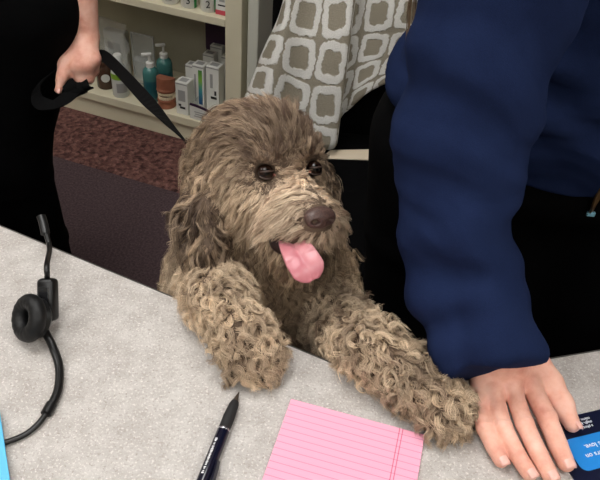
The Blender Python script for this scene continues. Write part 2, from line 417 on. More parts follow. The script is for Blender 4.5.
# pump bottles
def pump(b, lab, sc=1.0):
    k = thing('pump_bottle', lab, 'bottle', b, 'teal pump bottles'); S = lambda p: [(r*sc, h*sc) for r, h in p]
    lathe('bottle', S([(.026, 0), (.029, .004), (.029, .110), (.026, .122), (.016, .132), (.012, .135)]), b, teal, k)
    put('label_band', wrap(.0294*sc, .02*sc, .085*sc, b, front_ang(b)-1.2, front_ang(b)+1.2, 14), tealcap, k)
    lathe('collar', S([(.0145, .133), (.0145, .150), (.010, .153)]), b, white, k)
    lathe('pump_stem', S([(.0045, .15), (.0045, .178)]), b, white, k)
    d = nrm(-E1*.75-E2*.6); bm = bmesh.new(); bm_box(bm, b+UPV*.182*sc+d*.010*sc, (.036*sc, .013*sc, .010*sc), basis(d), .003)
    put('pump_head', from_bm(bm), white, k, True)
pump(onz(148, 103, ZS)+E2*.03, 'teal pump bottle with white pump, front one beside the jaw model', .92)
pump(onz(158, 97.5, ZS)+E2*.055, 'teal pump bottle with white pump, standing behind the other', .95)
# clear bottle with lime label
b = onz(117, 98, ZS)+E2*.028; k = thing('squeeze_bottle', 'white capped clear bottle with lime band on bottom shelf', 'bottle', b)
lathe('bottle', [(.026, 0), (.028, .004), (.028, .085), (.024, .105), (.015, .118)], b, mat('cloudy_plastic', (205,208,204), .25), k)
put('lime_band', wrap(.0285, .068, .088, b, front_ang(b)-1.5, front_ang(b)+1.5, 14), lime, k); put('print_panel', wrap(.0284, .02, .055, b, front_ang(b)-.5, front_ang(b)+.9, 8), greycard, k)
lathe('cap', [(.016, .117), (.014, .148), (.012, .151)], b, white, k)
# brown jar with a round badge
b = onz(100, 91, ZS)+E2*.04; k = thing('brown_jar', 'brown jar with pale round badge behind the leash hand', 'jar', b)
lathe('jar', [(.027, 0), (.03, .005), (.03, .075), (.024, .085)], b, amber, k); lathe('lid', [(.026, .085), (.026, .10)], b, amber, k)
nd = nrm(np.array([EYE[0]-b[0], EYE[1]-b[1], 0])); lathe('badge', [(.015, 0), (.015, .0015)], b+UPV*.045+nd*.0285, whitecard, k, axis=nd, seg=20)
# white packet in film, standing at the back
b = onz(103, 87, ZS)+E2*.11; k = thing('wrapped_packet', 'white packet in crinkled clear wrap behind the squeeze bottle', 'packet', b)
box('packet', b+UPV*.085, (.085, .035, .17), mat('dull_white_packet', (196,196,188), .5), k, BS, .006); box('grey_label', b+UPV*.105-E2*.0182, (.05, .0008, .05), greycard, k, BS, 0)
def crinkle(V, a=.004, s=60): return V + a*np.stack([np.sin(V[:,1]*s+V[:,2]*s*1.3), np.sin(V[:,0]*s*1.1+V[:,2]*s), np.sin(V[:,0]*s+V[:,1]*s*.8)], 1)
g = np.stack(np.meshgrid(np.linspace(-.055, .06, 16), np.linspace(0, .215, 20), indexing='ij'), -1).reshape(-1, 2)
V = b + g[:,:1]*E1 - E2*(.024+.006*np.sin(g[:,:1]*70)*np.cos(g[:,1:]*50)) + g[:,1:]*UPV; V = crinkle(V)
V[:,2] = np.maximum(V[:,2], ZS+.001)
Q = [(i*20+j, (i+1)*20+j, (i+1)*20+j+1, i*20+j+1) for i in range(15) for j in range(19)]
wr = put('clear_wrap', np_mesh(V, Q), film, k, True); md = wr.modifiers.new('th', 'SOLIDIFY'); md.thickness = .0008
# clear blister card
b = onz(131, 97, ZS)+E2*.09; k = thing('clear_blister_pack', 'empty looking clear plastic blister pack leaning against shelf back', 'blister pack', b)
bm = bmesh.new(); bm_box(bm, b+UPV*.095+E2*.01, (.085, .003, .19), BS, .001); put('sheet', from_bm(bm), clear, k)
bm = bmesh.new()
for a, c, w, h in ((-.043, .095, .003, .19), (.043, .095, .003, .19), (0, .189, .085, .003), (0, .002, .085, .003)): bm_box(bm, b+E1*a+UPV*c+E2*.009, (w, .006, h), BS, 0)
put('rim', from_bm(bm), mat('clear_rim', (205,208,204), .2, .5, Alpha=.5), k)
bm = bmesh.new(); bm_box(bm, b+UPV*.07-E2*.008, (.05, .03, .09), BS, .008); put('bubble', from_bm(bm), clear, k, True)
# dental jaw model
b = onz(161.5, 110, ZS)+E2*.024; k = thing('jaw_model', 'terracotta dental jaw model with ivory teeth, mouth ajar', 'jaw model', b)
def arch(z, r, h, tilt=0, n=22, w=.013, zf=0):
    P = []; 
    for i in range(n):
        a = -PI*.08 + (PI*1.16)*i/(n-1); P.append(b - E2*(math.sin(a)*r*1.15-.016) + E1*math.cos(a)*r + UPV*(z+tilt*max(math.sin(a), 0)))
    return np.array(P)
def base_solid(name, z0, z1, r, tilt=0):
    n = 26; V = []; top = []; 
    for zz in (z0, z1):
        for i in range(n):
            a = -PI*.12+PI*1.24*i/(n-1); s = 1.0 if zz == z0 else .97
            V.append(b-E2*(math.sin(a)*r*1.12*s-.016)+E1*math.cos(a)*r*s+UPV*(zz+tilt*math.sin(a)))
    Q = [(i, (i+1) % n, n+(i+1) % n, n+i) for i in range(n)]+[tuple(range(n))[::-1], tuple(range(n, 2*n))]
    return put(name, np_mesh(V, Q), terra, k)
base_solid('lower_base', 0, .022, .030); base_solid('upper_base', .066, .105, .031, .006)
sweep('lower_gum', arch(.026, .025, 0), (.0065, .008), terra, k, seg=8); sweep('upper_gum', arch(.062, .026, 0, .003), (.0065, .008), terra, k, seg=8)
for z, tl, nm, rr in ((.036, 0, 'lower_teeth', .0255), (.052, .002, 'upper_teeth', .0268)):
    bm = bmesh.new(); P = arch(z, rr, 0, tl, 14)
    for i in range(14):
        d = nrm(P[min(i+1, 13)]-P[max(i-1, 0)]); bm_box(bm, P[i], (.0068, .006, .012), basis(d), .0018)
    put(nm, from_bm(bm), tooth, k, True)
# cartons
def carton(px, py, w, h, lab, off=.0, side=None, dp=.036, m=None, z=ZS, prints=()):
    b = onz(px, py, z)+E2*(off+dp/2); k = thing('product_carton', lab, 'box', b, 'toothbrush cartons on the bottom shelf')
    box('carton', b+UPV*h/2, (w, dp, h), m or whitecard, k, BS, .0012)
    for nm, x, zz, pw, ph, pm in prints: box(nm, b+E1*x+UPV*zz-E2*(dp/2+.0002), (pw, .0006, ph), pm, k, BS, 0)
    box('top_print', b+UPV*(h+.0002), (w*.6, dp*.55, .0006), greycard, k, BS, 0)
    box('top_edge', b+UPV*(h-.006)-E2*(dp/2+.0002), (w, .0006, .004), greycard, k, BS, 0)
    return k
gradn = mat('green_to_blue_print', (120,180,60), .45); vz = node(gradn, 'ShaderNodeSeparateXYZ'); link(gradn, coord(gradn, 'Generated'), vz.inputs[0]); setc(gradn, ramp(gradn, vz.outputs[2], [(.1, (40,90,140)), (.4, (60,140,150)), (.7, (120,170,60)), (1, (60,120,50))]))
carton(182.5, 114.5, .044, .118, 'short white carton beside the jaw model', .0, prints=[('picture', .002, .026, .02, .008, ink), ('picture', -.008, .035, .01, .008, ink), ('print_line', 0, .07, .026, .04, greycard)], dp=.045)
carton(187, 105, .036, .135, 'white carton half hidden behind the short carton', .03, dp=.034)
carton(196.5, 112, .042, .163, 'tall white carton with green to blue stripe', .018, prints=[('stripe', .008, .085, .014, .125, gradn), ('print_line', -.011, .08, .006, .10, greycard)], dp=.04)
carton(210.5, 116, .046, .172, 'tall white carton with black arrow mark', .018, prints=[('picture', .004, .06, .022, .009, ink), ('picture', .010, .078, .007, .016, ink), ('print_line', -.004, .12, .01, .05, greycard)], dp=.04)
carton(203, 104, .040, .165, 'white carton with greyish top behind the striped carton', .045, dp=.035)
carton(208, 99, .044, .170, 'white carton farthest back in the carton cluster', .065, dp=.03)
carton(219, 111, .034, .176, 'white carton at back right against the bookcase side', .055, dp=.04)
# acrylic display tray around the tall cartons
b = onz(201.5, 122, ZS)+E2*.004; k = thing('display_tray', 'clear tray with white front and purple edge holding tall cartons', 'tray', b)
c0 = b
V = []; n = 18
for i in range(n+1):
    x = -.044+.088*i/n; h = .052-.016*((i/n)**2)
    for zz in (0.001, h): V.append(c0+E1*x+UPV*zz); V.append(c0+E1*x+UPV*zz+E2*.002)
Q = []
for i in range(n):
    a = 4*i; q = 4*(i+1); Q += [(a, q, q+2, a+2), (a+1, a+3, q+3, q+1), (a+2, q+2, q+3, a+3), (a, a+1, q+1, q)]
Q += [(0, 2, 3, 1), (4*n, 4*n+1, 4*n+3, 4*n+2)]
put('front_card', np_mesh(V, Q), whitecard, k)
sweep('purple_edge', [c0+E1*(-.044+.088*i/n)+UPV*(.054-.016*((i/n)**2))+E2*.001 for i in range(n+1)], (.0022, .0035), purple, k, sec=RECT)
bm = bmesh.new(); bm_box(bm, c0+E1*.046+E2*.06+UPV*.026, (.002, .115, .05), BS, 0); bm_box(bm, c0-E1*.046+E2*.06+UPV*.026, (.002, .115, .05), BS, 0); put('clear_side', from_bm(bm), clear, k)
for zz, ww in ((.030, .055), (.022, .05), (.014, .058)): box('print_line', c0+UPV*zz-E2*.0006, (ww, .0006, .0035), greycard, k, BS, 0)
# dark purple pouch hung at the back
b = sp(.49, .24, .203); V = []; n = 24
poly = [(-.048, .142), (.046, .142), (.046, .0)] + [(-.048+.04*(1-math.sin(a)), .04*(1-math.cos(a))) for a in np.linspace(0, PI/2, 8)]
bm = bmesh.new(); vs = [bm.verts.new(b+E1*x+UPV*z) for x, z in poly]; f = bm.faces.new(vs); r_ = bmesh.ops.extrude_face_region(bm, geom=[f]); bmesh.ops.translate(bm, verts=[v for v in r_['geom'] if isinstance(v, bmesh.types.BMVert)], vec=Vector(E2*.034))
bmesh.ops.bevel(bm, geom=bm.edges[:], offset=.004, segments=2, affect='EDGES')
o = put('hanging_pouch', from_bm(bm), purple); tag(o, 'dark purple pouch hanging under the upper shelf at right', 'pouch')

# ================================================================== THE COUNTER
L0 = np.array([-.364, .634]); AP = np.array([.099, .442]); R1 = np.array([.333, .515])
dl = (L0-AP)/np.linalg.norm(L0-AP); dr = (R1-AP)/np.linalg.norm(R1-AP)
PL = AP+dl*1.35; PR = AP+dr*1.25; nl = np.array([dl[1], -dl[0]]); nl = nl if nl[1] < 0 else -nl; nr = np.array([dr[1], -dr[0]]); nr = nr if nr[1] < 0 else -nr
DEP = .42
def isect(p, d, q, e):
    t = np.linalg.solve(np.array([d, -e]).T, q-p)[0]; return p+d*t
def inner(o): return isect(PL+nl*o, dl, PR+nr*o, dr)
def band(o0, o1): return [tuple(PL+nl*o0), tuple(inner(o0)), tuple(PR+nr*o0), tuple(PR+nr*o1), tuple(inner(o1)), tuple(PL+nl*o1)]
ctr = thing('reception_counter', 'angled reception counter with speckled pale grey laminate top', 'counter', (AP[0], AP[1]-.2, 0))
prism('countertop', band(0, DEP), CT-.032, CT, M['laminate'], ctr, .0015)
prism('edge_band', band(-.0022, .0005), CT-.030, CT-.002, M['edge'], ctr)
prism('front_panel', band(.05, .07), .06, CT-.032, M['panel'], ctr)
prism('kick_plate', band(.08, .095), 0, .06, M['edge'], ctr)
for P_, d_, n_ in ((PL, dl, nl), (PR, dr, nr)):
    q0 = P_-d_*.03+n_*.07; q1 = P_+n_*.07; q2 = P_+n_*(DEP-.02); q3 = P_-d_*.03+n_*(DEP-.02)
    prism('end_panel', [tuple(q) for q in (q0, q1, q2, q3)], 0, CT-.032, M['panel'], ctr)
def over_counter(X, Y):
    a = (X-AP[0])*nl[0]+(Y-AP[1])*nl[1]; c = (X-AP[0])*nr[0]+(Y-AP[1])*nr[1]; return (a > 0) & (c > 0)

# ------------------------------------------------------------------ things on the counter
# pink notepad
pa = onz(291, 401, CT); pb = onz(424, 437, CT); px_ = nrm(pb-pa); py_ = nrm(np.cross(UPV, px_)); wpad = np.linalg.norm(pb-pa); hpad = wpad*1.55
pc = pa+px_*wpad/2-py_*hpad/2; pad = thing('notepad', 'pink lined notepad lying on the counter below the dog', 'notepad', pc)
BP = np.array([px_, py_, UPV])
pm = mat('pink_ruled_paper', (240,166,190), .7, .2); uv = node(pm, 'ShaderNodeSeparateXYZ'); link(pm, coord(pm, 'UV'), uv.inputs[0])
u_ = N(pm.node_tree, uv.outputs[0]); v_ = N(pm.node_tree, uv.outputs[1])
ln = (v_*(1/.0071)).fract(); line = (ln-.5).abs().lt(.05)
mg = (u_-(wpad-.0235)).abs().lt(.0005).max((u_-(wpad-.0205)).abs().lt(.0005))
c = mixc(pm, line*.6, (237,163,186), (166,94,130)); c = mixc(pm, mg*.75, c, (196,84,112)); setc(pm, c)
pedge = mat('pink_paper_edge', (226,164,184), .8)
bm = bmesh.new(); nlv = 6
for i in range(nlv):                                             # a short stack of sheets, each a hair out of line
    th = .0032/nlv; jx = random.uniform(-.0004, .0004) if i < nlv-1 else 0
    bm_box(bm, pc+px_*jx+UPV*(th*(i+.5)), (wpad, hpad, th*.9), BP, 0)
put('sheets_below', from_bm(bm), pedge, pad)
me = np_mesh([pc+px_*a*wpad/2+py_*q*hpad/2+UPV*.0034 for a, q in ((-1,-1),(1,-1),(1,1),(-1,1))], [(0,1,2,3)])
ul = me.uv_layers.new(name='uv')
for lp, (a, q) in zip(ul.data, ((0,0),(wpad,0),(wpad,hpad),(0,hpad))): lp.uv = (a, q)
tsh = put('top_sheet', me, pm, pad); md = tsh.modifiers.new('th', 'SOLIDIFY'); md.thickness = .0004

# pen
tip = onz(239, 392, CT+.0058); tail = onz(205, 477, CT+.0062); ax = nrm(tail-tip); pen = thing('pen', 'black ballpoint pen with rubber grip lying on the counter', 'pen', tip+ax*.07-UPV*.0058)
metal = mat('dark_bronze_tip', (86,74,66), .35, metal=.6); navyb = mat('navy_black_barrel', (16,17,34), .12, .6); silver = mat('silver_ring', (200,200,205), .25, metal=.9); rub = mat('black_rubber_grip', (20,20,22), .7)
lathe('tip', [(.0004, 0), (.0008, .002), (.0022, .008), (.0034, .012)], tip, metal, pen, axis=ax, seg=20)
lathe('grip', [(.0036, .012), (.0047, .016), (.0056, .030), (.0055, .042), (.0058, .0445)], tip, rub, pen, axis=ax, seg=24)
lathe('ring', [(.0059, .0445), (.0061, .0455), (.0059, .0465)], tip, silver, pen, axis=ax, seg=24)
lathe('barrel', [(.0058, .0465), (.0060, .06), (.0060, .125), (.0052, .13)], tip, navyb, pen, axis=ax, seg=28)
lathe('plunger', [(.0032, .13), (.0032, .142), (.0024, .1435)], tip, silver, pen, axis=ax, seg=16)
sd = nrm(np.cross(ax, UPV)); sd = sd if sd[0] > 0 else -sd; top = nrm(np.cross(sd, ax)); top = top if top[2] > 0 else -top
cd = nrm(sd*.9+top*.45)
clipP = [tip+ax*.127+cd*.0055, tip+ax*.125+cd*.0098, tip+ax*.11+cd*.0102, tip+ax*.088+cd*.0085, tip+ax*.078+cd*.0068]
sweep('clip', cat(clipP, 5), (.0024, .0010), navyb, pen, sec=RECT, up=cd)
bm = bmesh.new(); rr = random.Random(3); x = .058; nd = nrm(top*.93-sd*.36); cr = nrm(np.cross(nd, ax))
while x < .094:                                                  # tiny white imprint, too small to read
    w = rr.uniform(.0006, .0013); h = rr.choice((.0016, .0016, .0024)); bm_box(bm, tip+ax*(x+w/2)+nd*.00602, (w, h, .0003), basis(ax, nd), 0); x += w+rr.choice((.0005, .0005, .0014))
put('imprint', from_bm(bm), mat('white_print', (225,225,228), .5), pen)

# headset
hs = thing('headset', 'black single-ear office headset lying at left end of counter', 'headset', onz(40, 330, CT))
ec = onz(29, 318, CT+.0265); ea = nrm(cv((-.62, .10, .78)))
B_ = basis((0, 0, 1), ea); V = []; Q = []; ns, nt_ = 48, 18
for i in range(ns):
    a = 2*PI*i/ns; rd = B_[0]*math.cos(a)+B_[1]*math.sin(a)
    for j in range(nt_):
        q = 2*PI*j/nt_; wr_ = 1+.035*math.sin(a*17)*max(0, math.sin(q)); V.append(ec+rd*(.0158+.0088*math.cos(q)*wr_)+ea*.0085*math.sin(q)*wr_)
for i in range(ns):
    for j in range(nt_): Q.append((i*nt_+j, ((i+1) % ns)*nt_+j, ((i+1) % ns)*nt_+(j+1) % nt_, i*nt_+(j+1) % nt_))
put('ear_cushion', np_mesh(V, Q), M['blacksoft'], hs, True)
lathe('speaker', [(.0005, -.004), (.010, -.005), (.019, -.007), (.020, -.012), (.014, -.017), (.0005, -.018)], ec, M['black'], hs, axis=ea, seg=32)
c0 = onz(48.5, 321, CT+.012); c1 = onz(47.5, 278, CT+.046); za = nrm(c1-c0); Lb = np.linalg.norm(c1-c0)
BBx = basis(cv((1, 0, .25)), za); bm = bmesh.new(); bm_box(bm, (c0+c1)/2, (.0195, .015, Lb), BBx, .005, 3); put('control_box', from_bm(bm), M['black'], hs, True)
bm = bmesh.new(); bm_box(bm, (c0+c1)/2-BBx[1]*.0076 if (BBx[1]@(EYE-c0)) < 0 else (c0+c1)/2+BBx[1]*.0076, (.012, .0012, Lb*.62), BBx, .0005); put('control_button', from_bm(bm), mat('glossy_black', (26,26,28), .15), hs)
boom = cat([c1-za*.004, c1+za*.012+UPV*.002, W(49.5, 248, .79), W(46, 233, .80), W(43, 222, .805)], 8)
sweep('boom', boom, .0030, M['black'], hs, seg=10)
sweep('microphone', cat([W(45.5, 234, .80), W(43.5, 224, .805), W(41, 216, .808)], 4), (.0052, .0042), M['black'], hs, seg=12)
hb = cat([ec-ea*.014+cv((.004,-.004,0)), onz(45, 331, CT+.012), onz(52, 345, CT+.007), onz(59, 366, CT+.0045), onz(58, 389, CT+.0045), onz(50, 408, CT+.0045)], 10)
sweep('headband', hb, (.0042, .0034), M['black'], hs, seg=12)
sweep('headband_joint', cat([onz(51.5, 404, CT+.0046), onz(46, 414, CT+.0046)], 4), (.0052, .0045), M['black'], hs, seg=12)
sweep('headband_wire', cat([onz(47, 412, CT+.004), onz(38, 424, CT+.0035), onz(24, 435, CT+.003), onz(3, 443, CT+.003), onz(-20, 447, CT+.003)], 8), (.0028, .0022), M['black'], hs, seg=10)

# blue folder at the left edge
a_ = onz(1, 413, CT); b_ = onz(11, 480, CT); e_ = nrm(b_-a_); ox = nrm(np.cross(e_, UPV)); ox = ox if ox[0] < 0 else -ox
cen = a_+e_*.10-e_*.0+ox*.075
o = box('blue_folder', cen+UPV*.0066, (.20, .15, .0016), mat('sky_blue_card', (86,178,222), .5), None, np.array([e_, np.cross(UPV, e_), UPV]), .0006)
tag(o, 'sky blue card folder lying over headset wire at bottom left', 'folder')
o.rotation_euler = (0, 0, 0)

# navy brochure under the hand
ta = onz(538, 424.8, CT); tb = onz(600, 410.0, CT); bx = nrm(tb-ta); by = nrm(np.cross(UPV, bx)); bl = .155; bh = .105
card = thing('brochure', 'navy card with bright blue panel under the resting hand', 'brochure', ta+bx*bl/2-by*bh/2)
BC = np.array([bx, by, UPV]); navyc = mat('navy_card_print', (16,20,44), .3, .5); bluec = mat('bright_blue_panel', (38,128,206), .3, .5); wp = mat('white_lettering', (225,230,240), .5)
box('card', ta+bx*bl/2-by*bh/2+UPV*.0006, (bl, bh, .0012), navyc, card, BC, 0)
pw, ph = .20, .034; po = ta+bx*.0125-by*.0225; pts = []
rc_ = .007
for cx, cy, a0 in ((rc_, -rc_, 90), (rc_, -ph+rc_, 180), (bl-.012-rc_, -ph+rc_, 270), (bl-.012-rc_, -rc_, 0)):
    for q in np.linspace(0, 90, 7):
        a = math.radians(a0+q); pts.append(po+bx*(cx+rc_*math.cos(a))+by*(cy+rc_*math.sin(a))+UPV*.00135)
bm = bmesh.new(); bm.faces.new([bm.verts.new(p) for p in pts]); put('blue_panel', from_bm(bm), bluec, card)
tw = .0058
text('lettering', 'ters on', tw*1.22, po+bx*.012-by*.0205+UPV*.0016, -bx, UPV, wp, card, align='RIGHT')
text('lettering', 's love.', tw*1.22, po+bx*.0165-by*.0115+UPV*.0016, -bx, UPV, wp, card, align='RIGHT')
for i, s_ in enumerate(('ndow, you', 'ough, just', 'a photo')):
    text('lettering', s_, .0042, ta+bx*(.036+.0015*i)-by*(.0063+.0042*i)+UPV*.0014, -bx, UPV, wp, card, align='RIGHT')

# ================================================================== CHAIR, THROW, SHEET
ch = thing('lounge_chair', 'black upholstered waiting chair behind the dog under the patterned throw', 'chair', (.17, 1.3, 0))
CHM = M['chair']
box('seat', (.17, 1.28, .325), (.56, .56, .11), CHM, ch, None, .03, 3, True); box('backrest', (.17, 1.585, .66), (.56, .09, .62), CHM, ch, None, .03, 3, True)
box('seat_frame', (.17, 1.29, .255), (.53, .53, .03), CHM, ch, None, .004)
for sx in (-.075, .415):
    for sy in (1.06, 1.58): box('leg', (sx, sy, .12), (.035, .035, .24), CHM, ch, None, .004)
# folded towel-like throw
def yt(px, py, y): r_ = ray(px, py); return EYE+r_*(y/r_[1])
cols = [
 [(300,-95,1.50),(283,0,1.505),(262,52,1.50),(240,108,1.475)],
 [(306,-95,1.47),(289,0,1.455),(277,52,1.43),(259,118,1.41),],
 [(330,-95,1.50),(314,0,1.48),(305,62,1.455),(291,140,1.44)],
 [(372,-95,1.47),(352,0,1.45),(344,66,1.425),(333,149,1.415)],
 [(378,-95,1.51),(359,0,1.505),(351,55,1.49),(341,118,1.47)],
 [(412,-95,1.485),(391,0,1.47),(382,48,1.465),(366,94,1.45)],
 [(470,-95,1.50),(446,0,1.49),(432,40,1.485),(412,72,1.47)]]
rows = []
for c in cols:
    P = [yt(*q) for q in c]; t0 = P[0]
    P = [np.array([t0[0], 1.675, .62]), np.array([t0[0], 1.66, .90]), np.array([t0[0], 1.585, 1.005]), np.array([t0[0], 1.505, .965])]+P[1:]
    rows.append(cat(P, 10))
rows = np.array(rows); G = np.array([cat(rows[:, j], 10) for j in range(rows.shape[1])])     # (nv, nu, 3)
nv, nu = G.shape[:2]; uu = np.concatenate([[0], np.cumsum(np.linalg.norm(np.diff(G[nv*2//3], axis=0), axis=1))])
vvv = np.concatenate([[0], np.cumsum(np.linalg.norm(np.diff(G[:, nu//2], axis=0), axis=1))])
me = np_mesh(G.reshape(-1, 3), [(i*nu+j, i*nu+j+1, (i+1)*nu+j+1, (i+1)*nu+j) for i in range(nv-1) for j in range(nu-1)])
ul = me.uv_layers.new(name='uv'); li = np.empty(len(me.loops), int); me.loops.foreach_get('vertex_index', li)
ul.data.foreach_set('uv', np.stack([uu[li % nu], vvv[li//nu]], 1).ravel())
tm = mat('taupe_and_white_lattice_plush', (160,152,136), .95, .1); sx = node(tm, 'ShaderNodeSeparateXYZ'); link(tm, coord(tm, 'UV'), sx.inputs[0]); nt = tm.node_tree
jn = noise(tm, 60, 2, .6, coord(tm, 'UV')); j_ = (N(nt, jn)-.5)*.16
x = N(nt, sx.outputs[0])*(1/.074)+.1+j_; y = N(nt, sx.outputs[1])*(1/.102)+j_
sn = lambda a: (a*PI)._op('SINE'); cs_ = lambda a: (a*PI)._op('COSINE')
x2 = x+sn(x)*cs_(y)*.15+sn(x)*cs_(y*3)*.09; y2 = y-sn(y)*cs_(x)*.15-sn(y)*cs_(x*3)*.09
fx = (x2.fract()-.5).abs(); fy = (y2.fract()-.5).abs()
f3_ = fx*fx*fx; g3_ = fy*fy*fy; e = ((f3_*f3_)+(g3_*g3_))._op('POWER', 1/6)
wht = e.step(.26, .30)*(e.step(.462, .488)*-1+1)
fn = noise(tm, 420, 2, .7, coord(tm, 'UV'))
c = mixc(tm, wht, ramp(tm, fn, [(.3, (138,130,114)), (.7, (174,166,150))]), ramp(tm, fn, [(.3, (218,216,210)), (.7, (246,244,240))])); setc(tm, c)
bump(tm, (N(nt, fn)+wht*.6).s, .8, .004)
o = put('throw_blanket', me, tm, None, True); md = o.modifiers.new('thick', 'SOLIDIFY'); md.thickness = .010; md.offset = 1
tag(o, 'plush throw with taupe and white lattice pattern hanging over chair', 'blanket')
# cream sheet on the seat
a_ = onz(322, 158, .383); b_ = onz(330, 150, .383); c_ = onz(385, 149, .383); d_ = onz(380, 160, .383)
o = prism('paper_sheet', [tuple(q[:2]) for q in (a_, d_, c_, b_)], .3808, .383, M['woodpale']); tag(o, 'cream paper sheet lying on black seat beside dog head', 'paper')

# ================================================================== PEOPLE
def head_prims(c, f, up, s=1.0):
    f = nrm(f); B = basis(np.cross(up, -f), up); B = np.array([nrm(np.cross(f, up)), f, nrm(np.cross(np.cross(f, up), f))])  # right, forward, up
    p = lambda x, y, z: np.asarray(c)+s*(B[0]*x+B[1]*y+B[2]*z)
    P = [el(p(0,-.015,.03), np.array([.074,.094,.085])*s, B, .02), el(p(0,.018,-.03), np.array([.062,.074,.075])*s, B, .03), el(p(0,.045,-.085), np.array([.036,.04,.026])*s, B, .03),
         el(p(-.035,.055,-.025), .026*s, B, .03), el(p(.035,.055,-.025), .026*s, B, .03),
         rc(p(0,.088,.0), p(0,.106,-.036), .009*s, .013*s, .012), el(p(-.013,.094,-.04), .009*s, B, .008), el(p(.013,.094,-.04), .009*s, B, .008),
         rc(p(-.03,.084,.016), p(.03,.084,.016), .010*s, .010*s, .02),
         rc(p(-.018,.083,-.066), p(.018,.083,-.066), .007*s, .007*s, .008), rc(p(-.016,.080,-.077), p(.016,.080,-.077), .008*s, .008*s, .008)]
    for sx in (-1, 1):
        P += [el(p(sx*.074,-.01,-.01), np.array([.008,.020,.032])*s, B, .006), el(p(sx*.03,.092,.0), .012*s, B, .012, 's')]
    return P, p, B
def eyes(p, B, s, parent):
    for sx in (-1, 1):
        q = p(sx*.031, .076, -.001); me = lathe_mesh([(.0003,-.0118)]+[(.0118*math.sin(a), -.0118*math.cos(a)) for a in np.linspace(.3, PI-.3, 8)]+[(.0003,.0118)], q, B[1], 18)
        o = put('eye', me, M['eyewhite'], parent, True)
        put('iris', lathe_mesh([(.0054, .0098), (.0050, .0112), (.0003, .0124)], q, B[1], 16), M['iris'], o, True)
def hit(prims, px, py, t0=.3, t1=2.5):
    """first crossing of a view ray with a surface, to lay small parts onto it"""
    r_ = ray(px, py); ts = np.linspace(t0, t1, 1500); P = EYE+ts[:,None]*r_; D = np.full(len(ts), 1.0)
    X, Y, Z = P[:,0], P[:,1], P[:,2]
    for f, lo, hi, k, op in prims:
        d = f(X, Y, Z)
        if op == 'u': h = np.clip(.5+.5*(D-d)/k, 0, 1); D = D+(d-D)*h-k*h*(1-h)
        else: D = np.maximum(D, -d)
    i = np.argmax(D < 0); return P[i] if D[i] < 0 else None
def shoe(c, f, parent):
    f = nrm(f); B = basis(f); q = np.asarray(c, float)
    return blob_obj('shoe', [el(q+f*.07+UPV*.04, (.075,.047,.038), B, .02), el(q-f*.04+UPV*.05, (.06,.042,.05), B, .03), rc(q-f*.05+UPV*.018, q+f*.11+UPV*.018, .030, .036, .015), half(q+UPV*.002, -UPV)], .006, M['shoe'], parent)

# ---- person in navy sweatshirt, leaning on the counter
PN = thing('person', 'person in navy sweatshirt and black trousers leaning with one hand on counter', 'person', (.33, .82, 0))
arm = [W(545,-145,.535), W(507,-30,.580), W(477,80,.612), W(461,131,.628), W(454,174,.640), W(459,230,.655), W(461,277,.665), W(471,317,.664), W(489,357,.658), W(496,376,.652)]
wr_ = onz(500, 372, .785)
hp = []                                                   # the resting right hand
HZ = CT
def fz(x, y, z): return onz(x, y, HZ+z)
mcp = {'pinky': fz(480,403,.0165), 'ring': fz(494,393,.023), 'middle': fz(512,388,.0255), 'index': fz(530,384,.024)}
pip = {'pinky': fz(485,428,.017), 'ring': fz(503,427,.020), 'middle': fz(524.5,424,.021), 'index': fz(547,418,.020)}
dip = {'pinky': fz(494,447,.011), 'ring': fz(516,453,.0125), 'middle': fz(539,455,.013), 'index': fz(558,445,.013)}
tipf = {'pinky': fz(501,460,.0085), 'ring': fz(529,473,.0092), 'middle': fz(550,475,.0095), 'index': fz(566,463,.0092)}
rad = {'pinky': (.0086,.0082,.0077,.0070), 'ring': (.0086,.0084,.0080,.0074), 'middle': (.0088,.0086,.0083,.0077), 'index': (.0098,.0094,.0089,.0081)}
w_in = fz(519, 364, .026); w_out = fz(485, 372, .025)
for f_ in mcp:
    hp += [rc(mcp[f_], pip[f_], rad[f_][0], rad[f_][1], .0015), rc(pip[f_], dip[f_], rad[f_][1], rad[f_][2], .0012), rc(dip[f_], tipf[f_], rad[f_][2], rad[f_][3], .0012)]
    hp += [el(pip[f_]+UPV*.0012, rad[f_][1]*1.0, None, .0015)]
k_ = {'pinky': w_out, 'ring': w_out*.65+w_in*.35, 'middle': w_out*.35+w_in*.65, 'index': w_in}
for f_ in mcp: hp += [rc(k_[f_], mcp[f_]-UPV*.002, .0145, .0100, .006), el(mcp[f_]+UPV*.001, .0094, None, .004)]
thb = [fz(535, 368, .022), fz(549, 383, .020), fz(561, 404, .014), fz(572, 424, .0098)]
hp += chain(thb, [.018, .0128, .0112, .0080], .007)
for f_ in mcp:                                             # creases over the middle joints
    dv = nrm(pip[f_]-mcp[f_]); sd = nrm(np.cross(dv, UPV))
    for off in (-.0025, .0022): q = pip[f_]+dv*off+UPV*(rad[f_][1]*1.03); hp.append(rc(q-sd*.0045, q+sd*.0045, .0007, .0007, .0012, 's'))
skin = []
armskin = chain([W(545,-145,.535)+np.array([0,.03,0]), W(477,80,.612), W(462,277,.665), (w_in+w_out)/2+UPV*.003], [.05, .043, .034, .027], .02)
HC = np.array([.325, .82, .86]); CH_ = np.array([.36, .72, 1.16])
hdP, hp_, hB = head_prims((.36, .60, 1.46), (-.30, -.80, -.55), (0, -.35, 1))
skin = [el(HC, (.175,.115,.13), None, .05), rc(HC, CH_+np.array([0,.01,0]), .105, .095, .05), el(CH_+UPV*.02+np.array([0,.012,0]), (.165,.08,.09), None, .03), rc((.36,.69,1.24), (.36,.63,1.36), .052, .050, .03),
        rc((.36,.70,1.22), arm[0], .06, .052, .04), rc((.36,.70,1.22), (.555,.70,1.20), .06, .055, .04)]
